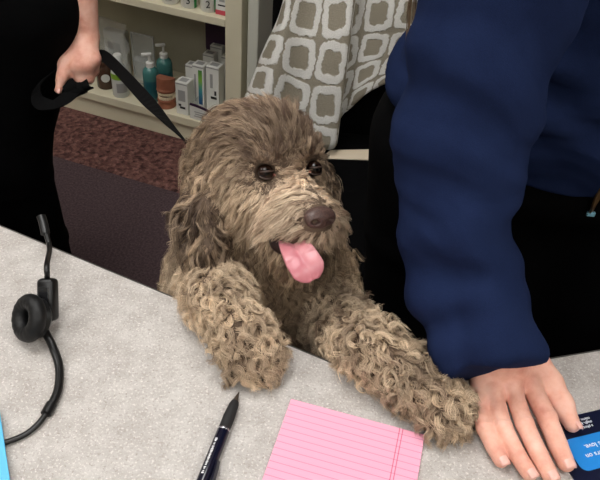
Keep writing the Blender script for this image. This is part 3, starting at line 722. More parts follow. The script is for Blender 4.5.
larm = [np.array([.565,.70,1.19]), np.array([.625,.74,.93]), np.array([.61,.66,.70])]
skin += chain(larm, [.05,.04,.028], .03)
for q in ((.605,.645,.63), (.60,.62,.60)): pass
lh = larm[2]; ld = nrm((-.03,-.03,-1)); skin += [rc(lh, lh+ld*.07, .024, .026, .015)]
for i, (oy, L_) in enumerate(((-.03,.062),(-.01,.072),(.01,.068),(.03,.055))): b = lh+ld*.085+np.array([0,oy*.8,0]); skin += [rc(b, b+ld*L_*.5+np.array([-.006,0,0]), .0095, .009, .004), rc(b+ld*L_*.5+np.array([-.006,0,0]), b+ld*L_*.95+np.array([-.022,0,0]), .009, .0075, .004)]
skin += [rc(lh+ld*.03+np.array([0,-.025,0]), lh+ld*.085+np.array([-.01,-.05,0]), .013, .009, .008)]
for sx in (.225, .425): skin += chain([(sx,.83,.80), (sx,.82,.46), (sx,.87,.09)], [.085,.058,.042], .04)+[rc((sx,.88,.05), (sx,.75,.035), .035, .028, .02)]
skin += hdP+armskin+hp
handlo = np.array([.14,.30,.745]); handhi = np.array([.33,.52,.81])
blob_body = blob_obj('body', skin, .011, M['skin'], PN, (handlo, handhi, .0016))
# nails
for f_, q in list(tipf.items())+[('thumb', thb[3])]:
    pr = dip[f_] if f_ != 'thumb' else thb[2]; dv = nrm(q-pr); r0 = rad[f_][3] if f_ != 'thumb' else .008
    n_ = nrm(np.cross(np.cross(dv, UPV), dv)); n_ = n_ if n_[2] > 0 else -n_
    if f_ == 'thumb': n_ = nrm(n_*.7+R*.7)
    Bn = basis(dv, n_); g = []
    for i in range(7):
        for j in range(7):
            a = -1+i/3; c = (-1+j/3)*(1-.12*max(a,0)**2); g.append(q+dv*(a*.0052+.0022)+Bn[1]*(c*r0*.72)+n_*(r0*1.04*math.sqrt(max(1-(c*.72)**2, 0))-.0005*a*a-(.0012 if a > .9 else 0)))
    o = put('fingernail', np_mesh(g, [(i*7+j, i*7+j+1, (i+1)*7+j+1, (i+1)*7+j) for i in range(6) for j in range(6)]), M['nail'], PN, True); md = o.modifiers.new('t', 'SOLIDIFY'); md.thickness = .0006; md.offset = 1
# sweatshirt
sw = chain(arm, [.074, .067, .057, .049, .045, .042, .0375, .0345, .034, .0345], .03)
SWT = [el((.325,.815,.90), (.232,.165,.15), None, .06), el((.345,.775,1.06), (.222,.150,.18), None, .06), el((.36,.725,1.19), (.20,.13,.12), None, .06),
       rc((.36,.70,1.27), (.36,.685,1.315), .075, .066, .03), rc((.36,.71,1.22), arm[0]+np.array([0,.02,0]), .085, .085, .05), rc((.36,.71,1.22), (.55,.71,1.20), .085, .078, .05)]
SWT += chain(larm[:2]+[larm[2]+np.array([.0,.005,.04])], [.076,.062,.048], .03)
sw = SWT+sw
def armpt(f):
    i = min(int(f), len(arm)-2); return arm[i]+(arm[i+1]-arm[i])*(f-i), nrm(arm[i+1]-arm[i])
for f_, R_, r_, tl in ((2.2,.050,.010,.5), (3.1,.046,.009,-.4), (3.9,.042,.008,.35), (4.7,.041,.008,-.3), (5.35,.039,.008,.4), (5.95,.037,.0085,-.3), (6.55,.035,.0075,.25), (7.1,.034,.009,-.25), (7.6,.034,.008,.15)):
    c, a = armpt(f_); sdv = nrm(np.cross(a, -F)); c2 = c-F*.006*(1 if tl > 0 else 0)+sdv*.006*math.copysign(1, tl); sw.append(ring(c2, nrm(a+sdv*tl+(-F)*tl*.4), R_, r_, .024))
ca, cd_ = armpt(8.6); cutd = nrm(np.cross(ray(463,377), ray(537,361))); cutd = cutd if cutd@U < 0 else -cutd; cutd = nrm(cutd-F*.12)
sw.append(ring(armpt(8.5)[0], cutd, .033, .0125, .02))
# drag folds at the elbow pit and body folds
for (x0,y0,t0),(x1,y1,t1),r_ in (((540,70,.66),(500,120,.60),.010), ((530,120,.66),(505,165,.61),.010), ((520,70,.64),(480,40,.56),.009), ((420,150,.62),(470,215,.60),.007), ((415,215,.65),(470,250,.63),.008), ((425,300,.675),(500,322,.665),.007)):
    sw.append(rc(W(x0,y0,t0), W(x1,y1,t1), r_, r_*.5, .028))
for z0 in (.93, .99, 1.05): sw.append(rc((.20,.66,z0+.03), (.36,.64-.02*(z0-.9),z0-.03), .010, .006, .03))
sw += [half(W(500,369,.65), cutd, .004), half((.33,.65,.835), (0,.37,-1), .008), half((0,0,CT+.0012), -UPV, .001)]
def cut_else(V): return V
lo_ = np.array([.02,.30,.745]); hi_ = np.array([.34,.80,1.16])
SWO = blob_obj('sweatshirt', sw, .012, M['navy'], PN, (lo_, hi_, .0045), lambda V, Q: wrinkle(V, Q, .0055, .075, lambda V: np.clip((V[:,2]-.79)/.03, 0, 1)))
# hem rib and zip
zp = []
for px, py in ((583,232),(587,222),(591,212),(595,203),(600,192),(606,180),(612,165)):
    q = hit(SWT, px, py)
    if q is not None: zp.append(q+(EYE-q)/np.linalg.norm(EYE-q)*.003)
if len(zp) > 3:
    zz = cat(zp, 4); sweep('zip', zz, (.0032, .0014), M['zip'], SWO, sec=RECT, up=-F)
    box('zip_pull', zp[0]-UPV*.003-F*.002, (.010, .004, .006), M['zippull'], SWO, None, .001)
# trousers
tr = [el((.325,.825,.85), (.205,.150,.13), None, .05)]
for sx in (.205, .445): tr += chain([(sx,.835,.80), (sx,.825,.46), (sx,.875,.10)], [.122,.088,.075], .04)
tr += [rc((.325,.835,.78), (.325,.835,.50), .09, .06, .04)]
tr += [ring((.205,.83,.50), (.1,.2,1), .085, .008, .02), ring((.205,.83,.66), (-.15,.1,1), .10, .008, .02), half((0,0,.045), -UPV)]
blob_obj('trousers', tr, .012, M['blackpants'], PN)
for sx in (.225, .425): shoe((sx, .86, 0), (0,-1,0), PN)
eyes(hp_, hB, 1.0, PN)
hr = [el(hp_(0,-.028,.042), (.084,.096,.086), hB, .02), el(hp_(0,-.07,-.03), (.075,.05,.09), hB, .04), el(hp_(0,.075,-.02), (.062,.055,.085), hB, .012, 's')]
for q in ((-.10,-.05,-.06),(-.06,-.09,-.07),(.06,-.09,-.07),(.10,-.05,-.06),(0,-.10,-.07)): hr += [rc(hp_(q[0]*.75,q[1]*.6,.03), hp_(*q), .03, .035, .03), rc(hp_(*q), hp_(q[0]*1.15,q[1]*1.25,-.19), .033, .012, .03)]
blob_obj('hair', hr, .006, M['hair'], PN)
lk = bmesh.new()
for i in range(26):                                        # the lock that falls over her right side
    dx, dt = random.uniform(-5, 3), random.uniform(-.012, .012)
    e_ = random.uniform(8, 62)
    P = cat([hp_(-.085, -.03+dt, -.02), W(470+dx,-170,.68+dt), W(432+dx,-60,.81+dt), W(415+dx,-8,.855+dt), W(411+dx*1.2, e_, .872+dt*.5)], 6)
    tm_ = sweep_mesh(P, np.linspace(.0013, .0003, len(P)), seg=5); lk.from_mesh(tm_); bpy.data.meshes.remove(tm_)
put('hair_lock', from_bm(lk), M['hair'], PN, True)

# ---- person holding the leash
PL_ = thing('person', 'person in black at left gripping the black leash', 'person', (-.71, 1.22, 0))
BX = -.642; sh = np.array([-.505, 1.235, 1.30]); elb = np.array([-.447, 1.275, 1.02]); wl = W(85, 36, 1.30)
hdP, lp_, lB = head_prims((BX, 1.19, 1.555), (.45, -1, -.18), (0, 0, 1))
sk = [el((BX,1.22,.88), (.165,.11,.13), None, .05), rc((BX,1.22,.9), (BX,1.225,1.20), .115, .12, .05), el((BX,1.23,1.24), (.165,.095,.09), None, .05), rc((BX,1.225,1.32), (BX,1.21,1.46), .056, .050, .03),
      rc((BX,1.23,1.31), sh, .055, .05, .04), rc((BX,1.23,1.31), (2*BX-sh[0],1.235,1.30), .055, .05, .04)]
sk += chain([sh, elb, elb*.45+wl*.55, wl], [.050, .040, .0345, .0255], .02)
rl = [np.array([2*BX-sh[0],1.235,1.30]), np.array([-.975,1.26,1.02]), np.array([-.96,1.16,.80])]; sk += chain(rl, [.052,.043,.028], .02)
d = nrm((.05,-.15,-1)); sk += [rc(rl[2], rl[2]+d*.07, .024, .026, .012)]
for oy in (-.028,-.009,.009,.027): b = rl[2]+d*.085+np.array([0,oy,0]); sk += [rc(b, b+d*.038+np.array([.008,0,0]), .0095, .009, .004), rc(b+d*.038+np.array([.008,0,0]), b+d*.06+np.array([.026,0,0]), .009, .0075, .004)]
sk += [rc(rl[2]+d*.03+np.array([0,-.025,0]), rl[2]+d*.085+np.array([.012,-.05,0]), .013, .009, .008)]
for sx in (-.08, .08): sk += chain([(BX+sx,1.22,.82), (BX+sx-.068,1.21,.47), (BX+sx-.082,1.25,.09)], [.082,.056,.042], .04)+[rc((BX+sx-.082,1.26,.05), (BX+sx-.082,1.12,.035), .035, .028, .02)]
# the fist
K = [(70,61,1.288),(78,66,1.282),(87,65,1.284),(94,59,1.292)]; Pp = [(75.5,75,1.298),(82,80,1.296),(88.5,78,1.300),(94,71,1.306)]; Dp = [(77,75,1.326),(83,78,1.326),(88,76,1.328),(93,70,1.330)]; Tp = [(76,67,1.328),(82,69,1.33),(87,68,1.33),(92,64,1.33)]
rr_ = (.0108,.0115,.011,.0098)
for a, b, c, e_, r_ in zip(K, Pp, Dp, Tp, rr_):
    sk += [rc(wl, W(*a), .0185, .0118, .012), rc(W(*a), W(*b), r_*1.1, r_, .006), rc(W(*b), W(*c), r_, r_*.92, .004), rc(W(*c), W(*e_), r_*.92, r_*.8, .003), el(W(*a)-F*.001, r_*1.05, None, .01)]
sk += chain([W(74,46,1.298), W(65,62,1.284), W(62,77,1.279), W(58.5,90,1.279)], [.018,.0128,.0102,.0076], .007)
sk += hdP
fl = np.min([W(50,20,1.27), W(105,95,1.34), W(105,0,1.2)], 0); fh = np.max([W(50,20,1.34), W(105,20,1.34), W(100,0,1.31)], 0)
blob_obj('body', sk, .011, M['skin'], PL_, (fl, fh, .0028))
q = W(58.3, 91, 1.2715); bm = bmesh.new(); tm_ = lathe_mesh([(.0001,.0012),(.003,.001),(.0048,.0004),(.0052,-.0006)], q, -F, 16, xref=U, sq=.72); bm.from_mesh(tm_); put('thumbnail', from_bm(bm), M['nail'], PL_, True)
shp = [el((BX,1.22,.88), (.205,.145,.17), None, .06), rc((BX,1.22,.92), (BX,1.225,1.20), .150, .145, .06), el((BX,1.23,1.25), (.185,.115,.10), None, .05), rc((BX,1.23,1.31), sh, .075, .07, .04), rc((BX,1.23,1.31), rl[0], .075, .07, .04), rc(sh, sh*.4+elb*.6, .070, .066, .02), rc(rl[0], rl[0]*.4+rl[1]*.6, .07, .066, .02),
       rc((BX-.15,1.09,.90), (BX+.10,1.075,.86), .008, .006, .02), rc((BX-.15,1.09,1.00), (BX+.15,1.075,.95), .008, .006, .02), half((BX,1.08,.745), (.15,.12,-1), .006)]
blob_obj('shirt', shp, .011, M['blackcloth'], PL_)
tr = [el((BX,1.22,.80), (.192,.135,.13), None, .05)]
for sx in (-.085, .085): tr += chain([(BX+sx,1.22,.78), (BX+sx-.082,1.21,.46), (BX+sx-.082,1.25,.10)], [.122,.084,.076], .04)+[ring((BX+sx-.082,1.21,.50), (.1,.25,1), .076, .008, .02), ring((BX+sx-.082,1.215,.38), (-.2,.1,1), .073, .008, .02), ring((BX+sx-.082,1.24,.2), (.1,.2,1), .070, .009, .02)]
blob_obj('trousers', tr+[half((0,0,.045), -UPV)], .010, M['blackpants'], PL_)
for sx in (-.085, .085): shoe((BX+sx-.082, 1.235, 0), (0,-1,0), PL_)
eyes(lp_, lB, 1.0, PL_)
blob_obj('hair', [el(lp_(0,-.028,.042), (.083,.095,.086), lB, .02), el(lp_(0,-.075,-.04), (.075,.045,.09), lB, .04), el(lp_(0,.075,-.02), (.062,.055,.085), lB, .012, 's')], .006, M['hairdark'], PL_)

# ================================================================== THE DOG
EM = W(289, 171, .742); NO = W(322, 218, .690)
hs_ = nrm(W(313,168,.765)-W(265,172,.735)); hf = nrm(np.array([.42,-.87,.20]) - hs_*np.dot(hs_, (.42,-.87,.20))); hu = np.cross(hf, hs_)
HB = np.array([hs_, hu, hf])
def hd(a, b, c): return EM+hs_*a+hu*b+hf*c
def hl(P): return (np.asarray(P)-EM) @ HB.T
nl_ = hl(NO); EL = W(265,172.5,.726); ER = W(314,168.5,.749)
jt = W(301, 262, .712)
def oc(px, py, z): return onz(px, py, z)
A1 = [np.array([-.105,.610,.70]), oc(217,297,.778), oc(244,338,.777), oc(254,352,.772)]
A2 = [np.array([.035,.605,.685]), oc(370,349,.777), oc(414,379,.777), oc(444,404,.772)]
earA = [W(236,146,.80), W(219,178,.779), W(202,213,.766), W(207,246,.758)]
earB = [W(308,150,.86), W(313,172,.87), W(316,195,.87), W(314,212,.865)]
REG = {}
def hflow(P):
    L = hl(P); a, b, c = L.T; o = np.zeros_like(L); sg = np.tanh(a/.012)
    mz = np.clip((c+.005)/.03, 0, 1); top = np.clip((b+.0)/.03, 0, 1)*(1-mz)
    o[:,0] = mz*(sg*.75)+(1-mz)*(sg*.45*(1-top)+a*13*top)
    o[:,1] = mz*(-.55)+(1-mz)*(-.85*(1-top)+.30*top)
    o[:,2] = mz*(-.40)+(1-mz)*(-.15*(1-top)-.25*top)
    mid = np.exp(-(a/.016)**2)*np.exp(-((c+.0)/.03)**2)*np.clip((b+.03)/.02, 0, 1)
    o = o*(1-mid[:,None])+mid[:,None]*np.stack([a*8, .9+0*a, .25+0*a], 1)
    return o @ HB
def const(*v):
    v = nrm(v); return lambda P: np.tile(v, (len(P), 1))
def alongarm(p, q):
    d = nrm(q-p); return lambda P: np.tile(d*.35+np.array([0,0,-.25]), (len(P), 1))
def reg(name, prims, **kw): REG[name] = dict(prims=prims, **kw)
TAN, BRN, DRK, CRM = (166,146,118), (112,94,75), (74,60,48), (205,190,164)
reg('skull', [el(hd(.004,.002,-.060), (.043,.040,.058), HB, .02), el(hd(-.022,.012,-.014), .020, HB, .02), el(hd(.022,.012,-.014), .020, HB, .02), el(hd(-.004,.019,-.04), (.038,.025,.04), HB, .02)],
    L=.032, A=.0030, lam=.042, lift=.30, grav=.6, cl=.5, flow=hflow, c0=(94,75,65), c1=(196,174,150), ms=.33)
reg('face', [el(hd(0,-.02,-.02), (.044,.030,.03), HB, .02)], L=.016, A=.0012, lam=.04, lift=.20, grav=.2, cl=.3, flow=hflow, c0=(148,126,108), c1=(228,210,186), ms=.6)
reg('cheek', [el(hd(-.033,-.038,-.042), (.026,.040,.042), HB, .02), el(hd(.034,-.036,-.045), (.028,.038,.044), HB, .02)], L=.030, A=.0028, lam=.042, lift=.24, grav=.8, cl=.5, flow=hflow, c0=(122,102,86), c1=(222,202,176), ms=.55)
reg('muzzle', [rc(hd(0,-.034,-.012), hd(nl_[0],nl_[1]-.010,nl_[2]-.024), .034, .0265, .015), el(hd(-.020,-.042,.034), (.021,.020,.03), HB, .012), el(hd(.024,-.044,.034), (.022,.021,.03), HB, .012)], L=.030, A=.0018, lam=.045, lift=.20, cl=.45, grav=.75, flow=hflow, c0=(146,122,104), c1=(240,223,200), ms=.58)
reg('jaw', [rc(hd(0,-.062,-.045), jt-hf*.010, .026, .015, .015)], L=.028, A=.003, lam=.035, lift=.25, cl=.5, grav=1.0, flow=const(-.1,-.1,-1), c0=(96,78,64), c1=(186,164,138), ms=.42)
reg('ear', chain(earA, [.011,.015,.020,.015], .005)+chain(earB, [.012,.015,.014,.010], .015), L=.050, A=.0055, lam=.040, lift=.22, cl=.62, grav=1.1, flow=const(-.12,-.05,-1), c0=(62,49,42), c1=(205,183,158), ms=.30)
reg('neck', [rc(hd(0,-.03,-.095), (-.045,.655,.70), .062, .088, .04)], L=.034, A=.005, lam=.024, lift=.42, cl=.6, grav=.6, flow=const(0,-.3,-1), c0=(88,72,60), c1=(178,156,130), ms=.42)
reg('chest', [el((-.045,.645,.62), (.115,.105,.16), None, .05), rc((-.045,.64,.62), (-.06,.72,.38), .10, .095, .05)], L=.034, A=.006, lam=.020, lift=.5, cl=.6, grav=.5, flow=const(0,-.2,-1), c0=(92,76,62), c1=(186,164,136), ms=.45)
reg('arm_left', chain(A1, [.046,.0225,.021,.020], .02), L=.021, A=.0042, lam=.017, lift=.52, grav=.25, cl=.58, flow=alongarm(A1[1], A1[3]), c0=(116,97,82), c1=(226,207,181), ms=.55)
reg('arm_right', chain(A2, [.036,.0225,.021,.020], .02), L=.021, A=.0042, lam=.017, lift=.52, grav=.25, cl=.58, flow=alongarm(A2[1], A2[3]), c0=(116,97,82), c1=(226,207,181), ms=.55)
def paw(p, d, r0):
    d = nrm(d*np.array([1,1,0])); s_ = np.cross(d, UPV); P = []
    for k, (o, f_) in enumerate(((-.019,.006),(-.007,.014),(.007,.014),(.019,.006))): P.append(rc(p+s_*o*.7-UPV*.003, p+s_*o+d*f_-UPV*.006, .0125, .0118, .006))
    return P, s_, d
pw1, s1, d1 = paw(A1[3], A1[3]-A1[2], .026); pw2, s2, d2 = paw(A2[3], A2[3]-A2[2], .026)
reg('paw', pw1+pw2, L=.016, A=.0034, lam=.016, lift=.42, cl=.55, grav=.5, flow=lambda P: np.where((P[:,0] < .05)[:,None], d1, d2)*.6+np.array([0,0,-.4]), c0=(108,89,75), c1=(220,200,174), ms=.5)
legs = []
for hx in (-.125, .01): legs += chain([(hx,.73,.36), (hx-.0,.665,.24), (hx,.775,.125), (hx,.745,.035)], [.075,.048,.028,.027], .03)+[rc((hx,.745,.03), (hx,.695,.027), .027, .025, .015)]
reg('hind', legs+chain([(-.06,.80,.36), (-.05,.87,.30), (-.04,.90,.22)], [.03,.022,.015], .03), L=.028, A=.006, lam=.018, lift=.5, cl=.6, grav=.5, flow=const(0,0,-1), c0=(80,64,50), c1=(150,130,104), ms=.45)
allp = [p for r_ in REG.values() for p in r_['prims']]
allp += [half((0,0,CT+.002), -UPV)] if False else []
carve = [el(EL, .0098, None, .004, 's'), el(ER, .0098, None, .004, 's')]
lo = np.min([p[1] for p in allp], 0)-.03; hi = np.max([p[2] for p in allp], 0)+.03
V, Q = blob(allp+carve, .005)
onc = over_counter(V[:,0], V[:,1]) & (V[:,2] > CT-.03); V[onc, 2] = np.maximum(V[onc, 2], CT+.0015); V[:,2] = np.maximum(V[:,2], .002)
skinm = noisy('dark_dog_skin', (80,65,54), (96,80,66), 60, .8)
dog = put('dog', np_mesh(V, Q, 'dog'), skinm, None, True)
tag(dog, 'curly brown dog with tongue out and both forepaws on the counter', 'dog')

# ---- coat: locks of wavy strands grown along each part of the body
def mesh_sample(V, Q, n, dens):
    T = np.vstack([Q[:, [0,1,2]], Q[:, [0,2,3]]]); a, b, c = V[T[:,0]], V[T[:,1]], V[T[:,2]]; fn = np.cross(b-a, c-a); ar = np.linalg.norm(fn, axis=1)/2
    VN = np.zeros_like(V)
    for i in range(3): np.add.at(VN, T[:, i], fn)
    VN /= np.maximum(np.linalg.norm(VN, axis=1), 1e-12)[:,None]
    wt = ar*dens((a+b+c)/3); wt /= wt.sum(); t = rng.choice(len(T), n, p=wt); u = rng.random(n); v = rng.random(n); m_ = u+v > 1; u[m_] = 1-u[m_]; v[m_] = 1-v[m_]
    u, v = u[:,None], v[:,None]; P = a[t]+(b[t]-a[t])*u+(c[t]-a[t])*v; n_ = VN[T[t,0]]*(1-u-v)+VN[T[t,1]]*u+VN[T[t,2]]*v
    return P, n_/np.linalg.norm(n_, axis=1)[:,None]
names = list(REG)
def regw(P):
    X, Y, Z = P.T; D = np.stack([np.min([p[0](X, Y, Z) for p in REG[k]['prims']], 0) for k in names], 1)
    w_ = np.exp(-(D-D.min(1)[:,None])/.006); return w_/w_.sum(1)[:,None]
def field(P, w_=None):
    w_ = regw(P) if w_ is None else w_; g = lambda key: w_ @ np.array([REG[k][key] for k in names], float)
    fl = sum(w_[:, i:i+1]*REG[k]['flow'](P) for i, k in enumerate(names))
    return dict(L=g('L'), A=g('A'), lam=g('lam'), lift=g('lift'), grav=g('grav'), ms=g('ms'), cl=g('cl'), flow=fl, c0=w_ @ np.array([lin(REG[k]['c0'])[:3] for k in names]), c1=w_ @ np.array([lin(REG[k]['c1'])[:3] for k in names]))
tongC = [W(288,233,.722), W(293,244,.706), W(300,256,.694), W(307.5,268,.688), W(313.5,280,.690)]
tongG = cat(tongC, 6)
def density(P):
    hi_ = np.clip((P[:,2]-.50)/.15, .10, 1); L = hl(P); near = np.exp(-(np.linalg.norm(L, axis=1)/.11)**2); return hi_*(1+1.2*near)
NS, NG, SG = 190000, 11000, 12
Pg, Ng = mesh_sample(V, Q, NG, density); Ps, Ns = mesh_sample(V, Q, NS, density)
# no hair on eyes, nose, mouth
def bald(P):
    ln_ = np.min(np.linalg.norm(P[:,None]-tongG[None,:8], axis=2), 1) < .0165
    L = hl(P)-nl_; ns_ = (np.abs(L[:,0]) < .0165) & (L[:,1] < .0085) & (L[:,1] > -.0135) & (L[:,2] > -.012)
    cb = over_counter(P[:,0], P[:,1]) & (P[:,2] < CT+.006) & (P[:,2] > CT-.02)
    return (np.linalg.norm(P-EL, axis=1) < .0108) | (np.linalg.norm(P-ER, axis=1) < .0108) | ns_ | ln_ | cb
k_ = ~bald(Pg); Pg, Ng = Pg[k_], Ng[k_]; k_ = ~bald(Ps); Ps, Ns = Ps[k_], Ns[k_]
kd = kdtree.KDTree(len(Pg))
for i, p in enumerate(Pg): kd.insert(p, i)
kd.balance(); G_ = np.array([kd.find(p)[1] for p in Ps])
fg = field(Pg); K_ = len(Pg); Lg = fg['L']*rng.uniform(.70, 1.22, K_)
eyd = np.minimum(np.linalg.norm(Pg-EL, axis=1), np.linalg.norm(Pg-ER, axis=1)); Lg *= np.clip((eyd-.008)/.034, .17, 1)
nsd = np.linalg.norm(Pg-NO, axis=1); Lg *= np.clip((nsd-.006)/.030, .22, 1)
lowk = np.clip((.55-Pg[:,2])/.1, 0, 1)
ne = np.where((np.linalg.norm(Pg-EL, axis=1) < np.linalg.norm(Pg-ER, axis=1))[:,None], Pg-EL, Pg-ER); we = np.exp(-(eyd/.030)**2)[:,None]
fg['flow'] = fg['flow']*(1-we)+ne/np.maximum(eyd, 1e-6)[:,None]*we; fg['grav'] = fg['grav']*(1-we[:,0]); fg['lift'] = fg['lift']*(1-.5*we[:,0])
fl = fg['flow']-Ng*np.sum(fg['flow']*Ng, 1)[:,None]*.8; fl /= np.maximum(np.linalg.norm(fl, axis=1), 1e-6)[:,None]
d = Ng*fg['lift'][:,None]+fl*(1-fg['lift'])[:,None]+rng.normal(0, .16, (K_, 3)); d /= np.linalg.norm(d, axis=1)[:,None]
e1 = np.cross(d, rng.normal(size=(K_, 3))); e1 /= np.linalg.norm(e1, axis=1)[:,None]; e2 = np.cross(d, e1)
S_ = np.linspace(0, 1, SG); GP = np.zeros((K_, SG, 3)); GP[:,0] = Pg; dd = d.copy()
for i in range(1, SG):
    GP[:,i] = GP[:,i-1]+dd*(Lg/(SG-1))[:,None]
    dd = dd+(fl*.10+np.array([0,0,-1.])*.13*fg['grav'][:,None]); dd /= np.linalg.norm(dd, axis=1)[:,None]
for ec_ in (EL, ER):
    q_ = ec_+hf*.008; bad = np.linalg.norm(GP-q_, axis=2).min(1) < .0092; GP[bad] = GP[bad][:, :1]+(GP[bad]-GP[bad][:, :1])*.25; fg['A'][bad] *= .2
ph = rng.uniform(0, 2*PI, K_); hand = rng.choice([-1, 1], K_)
flat = rng.uniform(.35, 1, K_)
for i in range(SG):
    en = fg['A']*min(S_[i]/.35, 1)*rng.uniform(.9, 1.1, K_); an = ph+hand*2*PI*S_[i]*Lg/fg['lam']
    GP[:,i] += e1*(en*(np.cos(an)-np.cos(ph)*(1-min(S_[i]/.35,1))))[:,None]+e2*(en*flat*np.sin(an))[:,None]
n = len(Ps); off = Ps-Pg[G_]; jit = rng.normal(0, .0011, (n, 3)); ls = rng.uniform(.72, 1.0, n); PP = np.zeros((n, SG, 3))
for i, s in enumerate(S_):
    f_ = s*ls*(SG-1); i0 = np.minimum(f_.astype(int), SG-2); fr = (f_-i0)[:,None]; g = GP[G_, i0]*(1-fr)+GP[G_, i0+1]*fr
    PP[:,i] = g+off*(1-fg['cl'][G_][:,None]*1.15*s**.7)+jit*s*1.3
X = PP[...,0]; Y = PP[...,1]; Z = PP[...,2]
oc_ = over_counter(X, Y) & (Z > CT-.05) & (Ps[:,2:3] > CT-.01); PP[...,2] = np.where(oc_, np.maximum(Z, CT+.0012+.001*rng.random((n,1))), Z); PP[...,2] = np.maximum(PP[...,2], .002)
hc = bpy.data.hair_curves.new('coat'); hc.add_curves([SG]*n)
hc.points.foreach_set('position', PP.astype(np.float32).ravel()) if False else hc.attributes['position'].data.foreach_set('vector', PP.astype(np.float32).ravel())
ra = hc.attributes.get('radius') or hc.attributes.new('radius', 'FLOAT', 'POINT')
thick = np.where(Ps[:,2] < .55, 2.0, 1.0)
ra.data.foreach_set('value', (np.linspace(1, .30, SG)[None,:]*(.00030*rng.uniform(.7, 1.2, n)*thick)[:,None]).astype(np.float32).ravel())
fs = field(Ps); nl__ = hl(Ps); lockt = np.clip(rng.normal(fg['ms'], .24), 0, 1)[G_]; tt = np.clip(lockt+rng.normal(0, .16, n), 0, 1)[:,None]
cl = fs['c0']*(1-tt)+fs['c1']*tt; q_ = Ps*38; cl *= (1+.20*np.sin(q_[:,0]*1.3+2*np.sin(q_[:,1]))*np.sin(q_[:,2]*1.1+1.5*np.sin(q_[:,0]*.8)))[:,None]; cl *= rng.uniform(.85, 1.12, (n, 1))*np.array([1.20, 1.17, 1.13]); dk = np.exp(-((nl__[:,0]+.004)/.022)**2-((nl__[:,1]-.028)/.016)**2)*.38*(nl__[:,2] > -.05)+np.exp(-np.sum((Ps-NO)**2, 1)/.012**2)*.30; st = np.exp(-((nl__[:,0]-.010)/.008)**2)*np.exp(-((nl__[:,1]+.002)/.02)**2)*(nl__[:,2] > -.03)*.35
cl *= (1-dk+st)[:,None]; cl = np.concatenate([cl, np.ones((n, 1))], 1)
at_ = hc.attributes.new('tint', 'FLOAT_COLOR', 'CURVE'); at_.data.foreach_set('color', cl.astype(np.float32).ravel())
hm = mat('wavy_brown_coat', (130,110,88), .55, .25); an_ = node(hm, 'ShaderNodeAttribute'); an_.attribute_name = 'tint'
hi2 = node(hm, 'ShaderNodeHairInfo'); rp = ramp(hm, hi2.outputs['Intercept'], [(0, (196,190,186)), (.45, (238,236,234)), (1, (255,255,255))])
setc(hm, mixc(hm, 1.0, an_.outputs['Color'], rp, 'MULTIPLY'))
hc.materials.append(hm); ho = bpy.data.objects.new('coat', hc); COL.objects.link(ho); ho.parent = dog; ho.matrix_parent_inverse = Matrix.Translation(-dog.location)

# ---- face parts
eyem = mat('dark_brown_eye', (30,17,11), .05, .3); pup = mat('black_pupil', (5,4,4), .04, .35); lidm = mat('dark_eyelid', (58,42,35), .5); pinkc = mat('pink_eye_corner', (150,92,78), .4)
for c, sx in ((EL, -1), (ER, 1)):
    o = lathe('eye', [(.0003,-.0088)]+[(.0088*math.sin(a), -.0088*math.cos(a)) for a in np.linspace(.25, PI-.25, 12)]+[(.0003,.0088)], c, eyem, dog, axis=hf, seg=24)
    g_ = nrm((EYE+np.array([.25,0,.05]))-c); lathe('pupil', [(.0040, .0079), (.0034, .0084), (.0003, .0090)], c, pup, o, axis=g_, seg=18)
    for sgn, rot in ((1, .62), (-1, -.52)):
        P = []
        for q in np.linspace(-1.15, 1.15, 13):
            v = hf*math.cos(q)+hs_*math.sin(q); v = nrm(v+hu*rot*math.cos(q)**.7*.9 if math.cos(q) > 0 else v); P.append(c+v*.0091)
        sweep('eyelid', np.array(P), np.stack([np.interp(np.linspace(-1,1,13), [-1,0,1], [.0006,.0014,.0006])]*2, 1), lidm, dog, up=hf, seg=8)
    put('eye_corner', lathe_mesh([(.0002,-.002),(.0012,-.001),(.0012,.001),(.0002,.002)], c+hf*.0053-hs_*sx*.0082-hu*.0012, hf, 10), pinkc, dog, True)
nosem = noisy('brown_nose_leather', (66,48,44), (92,70,64), 500, .42, .3, .0006, .5)
nb = lambda a, b, c: NO+hs_*a+hu*b+hf*c
npz = [el(nb(0,.0005,-.006), (.0165,.0094,.011), HB, .004), el(nb(0,-.006,-.006), (.0105,.0085,.0095), HB, .006), el(nb(-.0095,-.002,-.003), (.0075,.0075,.0075), HB, .004), el(nb(.0095,-.002,-.003), (.0075,.0075,.0075), HB, .004),
       el(nb(-.0090,-.0022,.0042), (.0048,.0032,.0060), HB, .0015, 's'), el(nb(.0090,-.0022,.0042), (.0048,.0032,.0060), HB, .0015, 's'), rc(nb(0,-.0015,.0062), nb(0,-.015,.003), .0008, .0008, .0015, 's')]
blob_obj('nose', npz, .0009, nosem, dog)
blob_obj('mouth', [el(W(290,243,.724), (.020,.012,.020), HB, .01), rc(W(280,240,.722), W(302,246,.722), .009, .008, .01)], .003, mat('dark_mouth', (40,20,20), .4), dog)
tm_ = mat('pink_tongue', (222,128,142), .32, .5); f = noise(tm_, 300, 3, .6); setc(tm_, ramp(tm_, noise(tm_, 45, 2), [(.3, (186,110,120)), (.7, (204,138,144))])); bump(tm_, f, .25, .0008)
bs(tm_).inputs['Subsurface Weight'].default_value = .15; bs(tm_).inputs['Subsurface Radius'].default_value = (.008,.003,.003)
tp = cat(tongC, 8); nT = len(tp); wd = np.interp(np.linspace(0, 1, nT), [0,.25,.55,.8,.92,1], [.0115,.0145,.0175,.0175,.0130,.004])
TT = np.gradient(tp, axis=0); ac = nrm(cv((.90,.42,-.12))); vg = []
